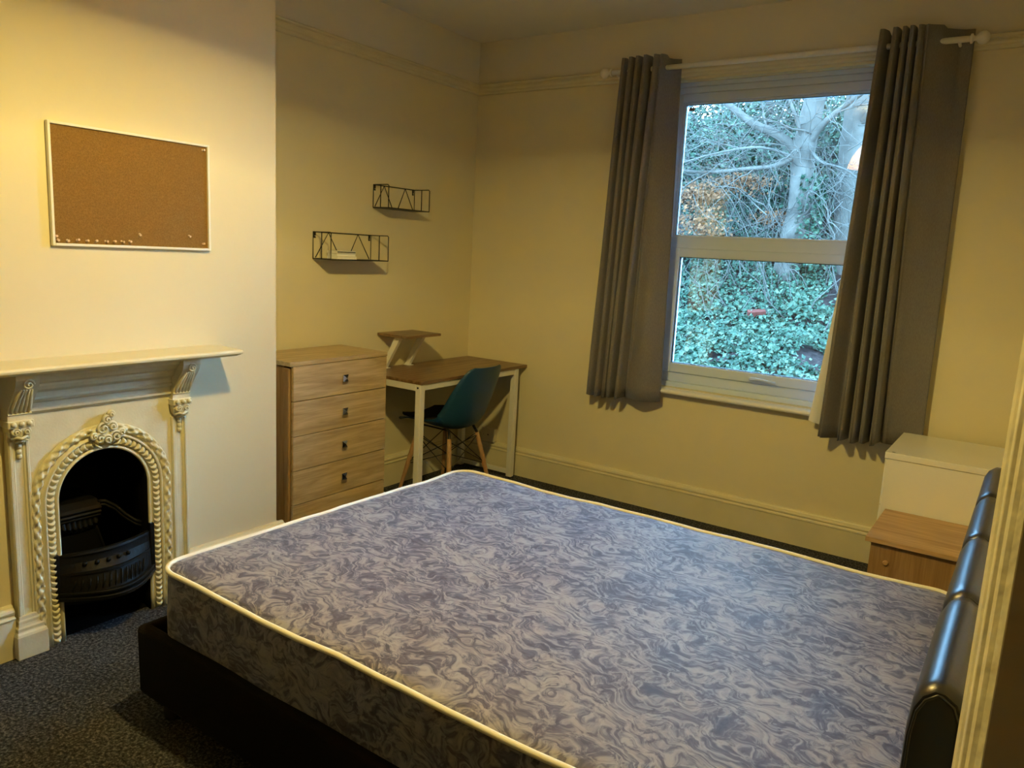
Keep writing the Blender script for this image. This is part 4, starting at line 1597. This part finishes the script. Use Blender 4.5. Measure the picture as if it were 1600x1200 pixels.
def branch(bm, pts, r0, r1, depth, rn, n=6):
    tube(bm, pts, taper(r0, r1, len(pts)), n, cap=False)
    if depth <= 0:
        return
    for k in range(5 if depth > 1 else 6):
        i = rn.randint(1, len(pts) - 2)
        p = pts[i]
        d = (pts[i + 1] - pts[i]).normalized()
        side = Vector((rn.uniform(-1, 1), rn.uniform(-0.5, 0.5), rn.uniform(-0.8, 0.9)))
        nd = (d * 0.7 + side * 0.9).normalized()
        L = rn.uniform(0.35, 0.9) * (0.8 if depth == 1 else 1.2)
        q = curve3(p, p + nd * L, rn.uniform(-0.05, 0.05), 6, 0.10, rn)
        branch(bm, q, r1 * 0.6 + 0.003, 0.0025, depth - 1, rn, 4)


def tree(label, base, tops, r0, seed, limbs=(), name='bare_tree'):
    rn = random.Random(seed)
    t = thing(name, label, 'tree', base, 'trees on the bank outside')
    bm = bmesh.new()
    pts = [Vector(base) - Vector((0, 0, 0.3))] + [Vector(p) for p in tops]
    P2 = [Vector(p) for p in cat([tuple(p) for p in pts], 4)]
    rr_ = [r0[0] + (r0[1] - r0[0]) * i / (len(P2) - 1) + 0.02 * mnoise.noise(Vector((i * 0.7, seed, 0))) for i in range(len(P2))]
    tube(bm, P2, rr_, 14, cap=True)
    obj('trunk', bm, M_TRUNK, t, smooth=True)
    for lb in limbs:
        bm = bmesh.new()
        (pts, ra, rb) = lb
        PP = [Vector(p) for p in cat(pts, 4)]
        branch(bm, PP, ra, rb, 2, rn)
        obj('branch', bm, M_TWIG if ra < 0.03 else M_TRUNK, t, smooth=True)
    return t


tree('pale grey tree trunk in the middle of the window view with spreading bare branches', (0.42, 6.0, bz(0.42, 6.0)),
     [(0.46, 6.0, 1.6), (0.52, 6.02, 2.2), (0.50, 6.0, 2.9), (0.55, 6.1, 3.7), (0.62, 6.2, 4.9)], (0.17, 0.11), 5,
     [([(0.46, 6.0, 2.85), (0.20, 5.95, 3.08), (-0.15, 5.9, 3.25), (-0.55, 5.8, 3.55), (-1.0, 5.7, 3.9)], 0.075, 0.03),
      ([(0.44, 5.98, 2.85), (0.22, 5.8, 2.70), (-0.10, 5.7, 2.66), (-0.60, 5.5, 2.60), (-1.15, 5.3, 2.66)], 0.040, 0.016),
      ([(0.50, 6.0, 2.88), (0.68, 5.9, 3.15), (0.92, 5.8, 3.34), (1.30, 5.6, 3.55)], 0.055, 0.02),
      ([(0.46, 6.0, 2.80), (0.10, 5.6, 2.90), (-0.35, 5.4, 2.83), (-0.8, 5.3, 2.70)], 0.020, 0.008),
      ([(0.52, 6.0, 2.9), (0.40, 5.8, 3.3), (0.20, 5.6, 3.8)], 0.03, 0.012),
      ([(0.52, 6.0, 3.0), (0.75, 5.8, 2.75), (1.1, 5.6, 2.62), (1.4, 5.5, 2.4)], 0.022, 0.008)])
tree('broad pale tree trunk beside the right curtain', (1.12, 6.4, bz(1.12, 6.4)),
     [(1.10, 6.4, 1.8), (1.02, 6.45, 2.5), (0.98, 6.5, 3.3), (0.98, 6.6, 4.2), (1.0, 6.7, 5.2)], (0.24, 0.13), 11,
     [([(1.0, 6.45, 3.2), (1.25, 6.2, 3.5), (1.6, 6.0, 3.9)], 0.05, 0.02), ([(1.0, 6.4, 2.6), (0.75, 6.1, 2.45), (0.5, 5.9, 2.2)], 0.016, 0.006)])
tree('slim pale sapling trunk near the left edge of the window view', (-1.25, 8.2, bz(-1.25, 8.2)),
     [(-1.28, 8.2, 3.2), (-1.33, 8.2, 4.2), (-1.36, 8.2, 5.6)], (0.07, 0.05), 21, [([(-1.3, 8.2, 3.6), (-1.0, 8.0, 4.2), (-0.9, 7.9, 4.8)], 0.02, 0.008)])
tree('slim pale sapling trunk left of the middle tree', (-0.62, 8.0, bz(-0.62, 8.0)),
     [(-0.60, 8.0, 3.0), (-0.62, 8.0, 4.0), (-0.66, 8.0, 5.4)], (0.065, 0.045), 22, [([(-0.6, 8.0, 3.3), (-0.3, 7.8, 3.9), (-0.2, 7.7, 4.4)], 0.018, 0.008)])
tree('thin bare stem right behind the middle tree', (0.05, 8.6, bz(0.05, 8.6)),
     [(0.04, 8.6, 3.6), (0.0, 8.6, 4.6), (-0.05, 8.6, 5.6)], (0.05, 0.035), 23, [([(0.0, 8.6, 3.8), (0.3, 8.4, 4.3), (0.5, 8.3, 4.6)], 0.016, 0.007)])

# bramble and twig tangle
vs_bm = bmesh.new()
rn = random.Random(17)
for _ in range(620):
    y = rn.uniform(4.6, 8.6)
    a, b = xr(y)
    x = rn.uniform(a, b)
    z = bz(x, y)
    if y < 5.6 and rn.random() < 0.7:
        continue
    L = rn.uniform(0.7, 2.0)
    d = Vector((rn.uniform(-0.8, 0.8), rn.uniform(-0.6, 0.2), rn.uniform(0.5, 1.3))).normalized()
    q = curve3((x, y, z), Vector((x, y, z)) + d * L, rn.uniform(-0.2, 0.3), 7, 0.14, rn)
    tube(vs_bm, q, taper(rn.uniform(0.004, 0.010), 0.002, len(q)), 3, cap=False)
for _ in range(420):
    y = rn.uniform(5.2, 7.6)
    a, b = xr(y)
    x = rn.uniform(a, b)
    z = rn.uniform(2.0, 4.2)
    d = Vector((rn.uniform(-1, 1), rn.uniform(-0.3, 0.3), rn.uniform(-0.6, 0.7))).normalized()
    q = curve3((x, y, z), Vector((x, y, z)) + d * rn.uniform(0.5, 1.3), rn.uniform(-0.15, 0.15), 7, 0.16, rn)
    tube(vs_bm, q, taper(rn.uniform(0.004, 0.009), 0.002, len(q)), 3, cap=False)
tw = obj('bare_twigs', vs_bm, M_TWIG, None, smooth=True, kind='stuff')
tag(tw, 'tangle of bare pale twigs and brambles between the trees', 'twigs')


def g_br():
    c = rnd.choice([(-0.62, 5.6, 1.95, 0.30, 0.24), (-0.72, 5.8, 2.35, 0.30, 0.12), (-0.35, 6.3, 2.55, 0.35, 0.12), (0.1, 6.6, 2.1, 0.2, 0.08)])
    return (c[0] + rnd.gauss(0, c[3] * 0.6), c[1] + rnd.gauss(0, 0.15), c[2] + rnd.gauss(0, c[4] * 0.6))


leaves('dead_bracken', M_BRACKEN, g_br, 2800, 0.018, 0.055, 'patch of dead orange bracken at the left of the window view', 'bracken')


def g_tr():
    a = rnd.uniform(0, 2 * PI)
    z = rnd.uniform(1.1, 2.6)
    return (0.66 + 0.16 * math.cos(a), 5.95 + 0.12 * math.sin(a), z)


leaves('climbing_ivy', M_IVY, g_tr, 900, 0.03, 0.07, 'ivy climbing up beside the middle tree trunk', 'ivy')
# loose red brick on the bank
bm = bmesh.new()
box(bm, -0.10, 0.10, -0.05, 0.05, -0.03, 0.035)
br = obj('loose_brick', bm, M_BRICKRED, None, bevel=0.004)
br.location = (0.46, 4.9, bz(0.46, 4.9) + 0.09)
br.rotation_euler = (0.25, -0.12, 0.5)
tag(br, 'loose red brick lying on the ivy outside the lower window pane', 'brick')
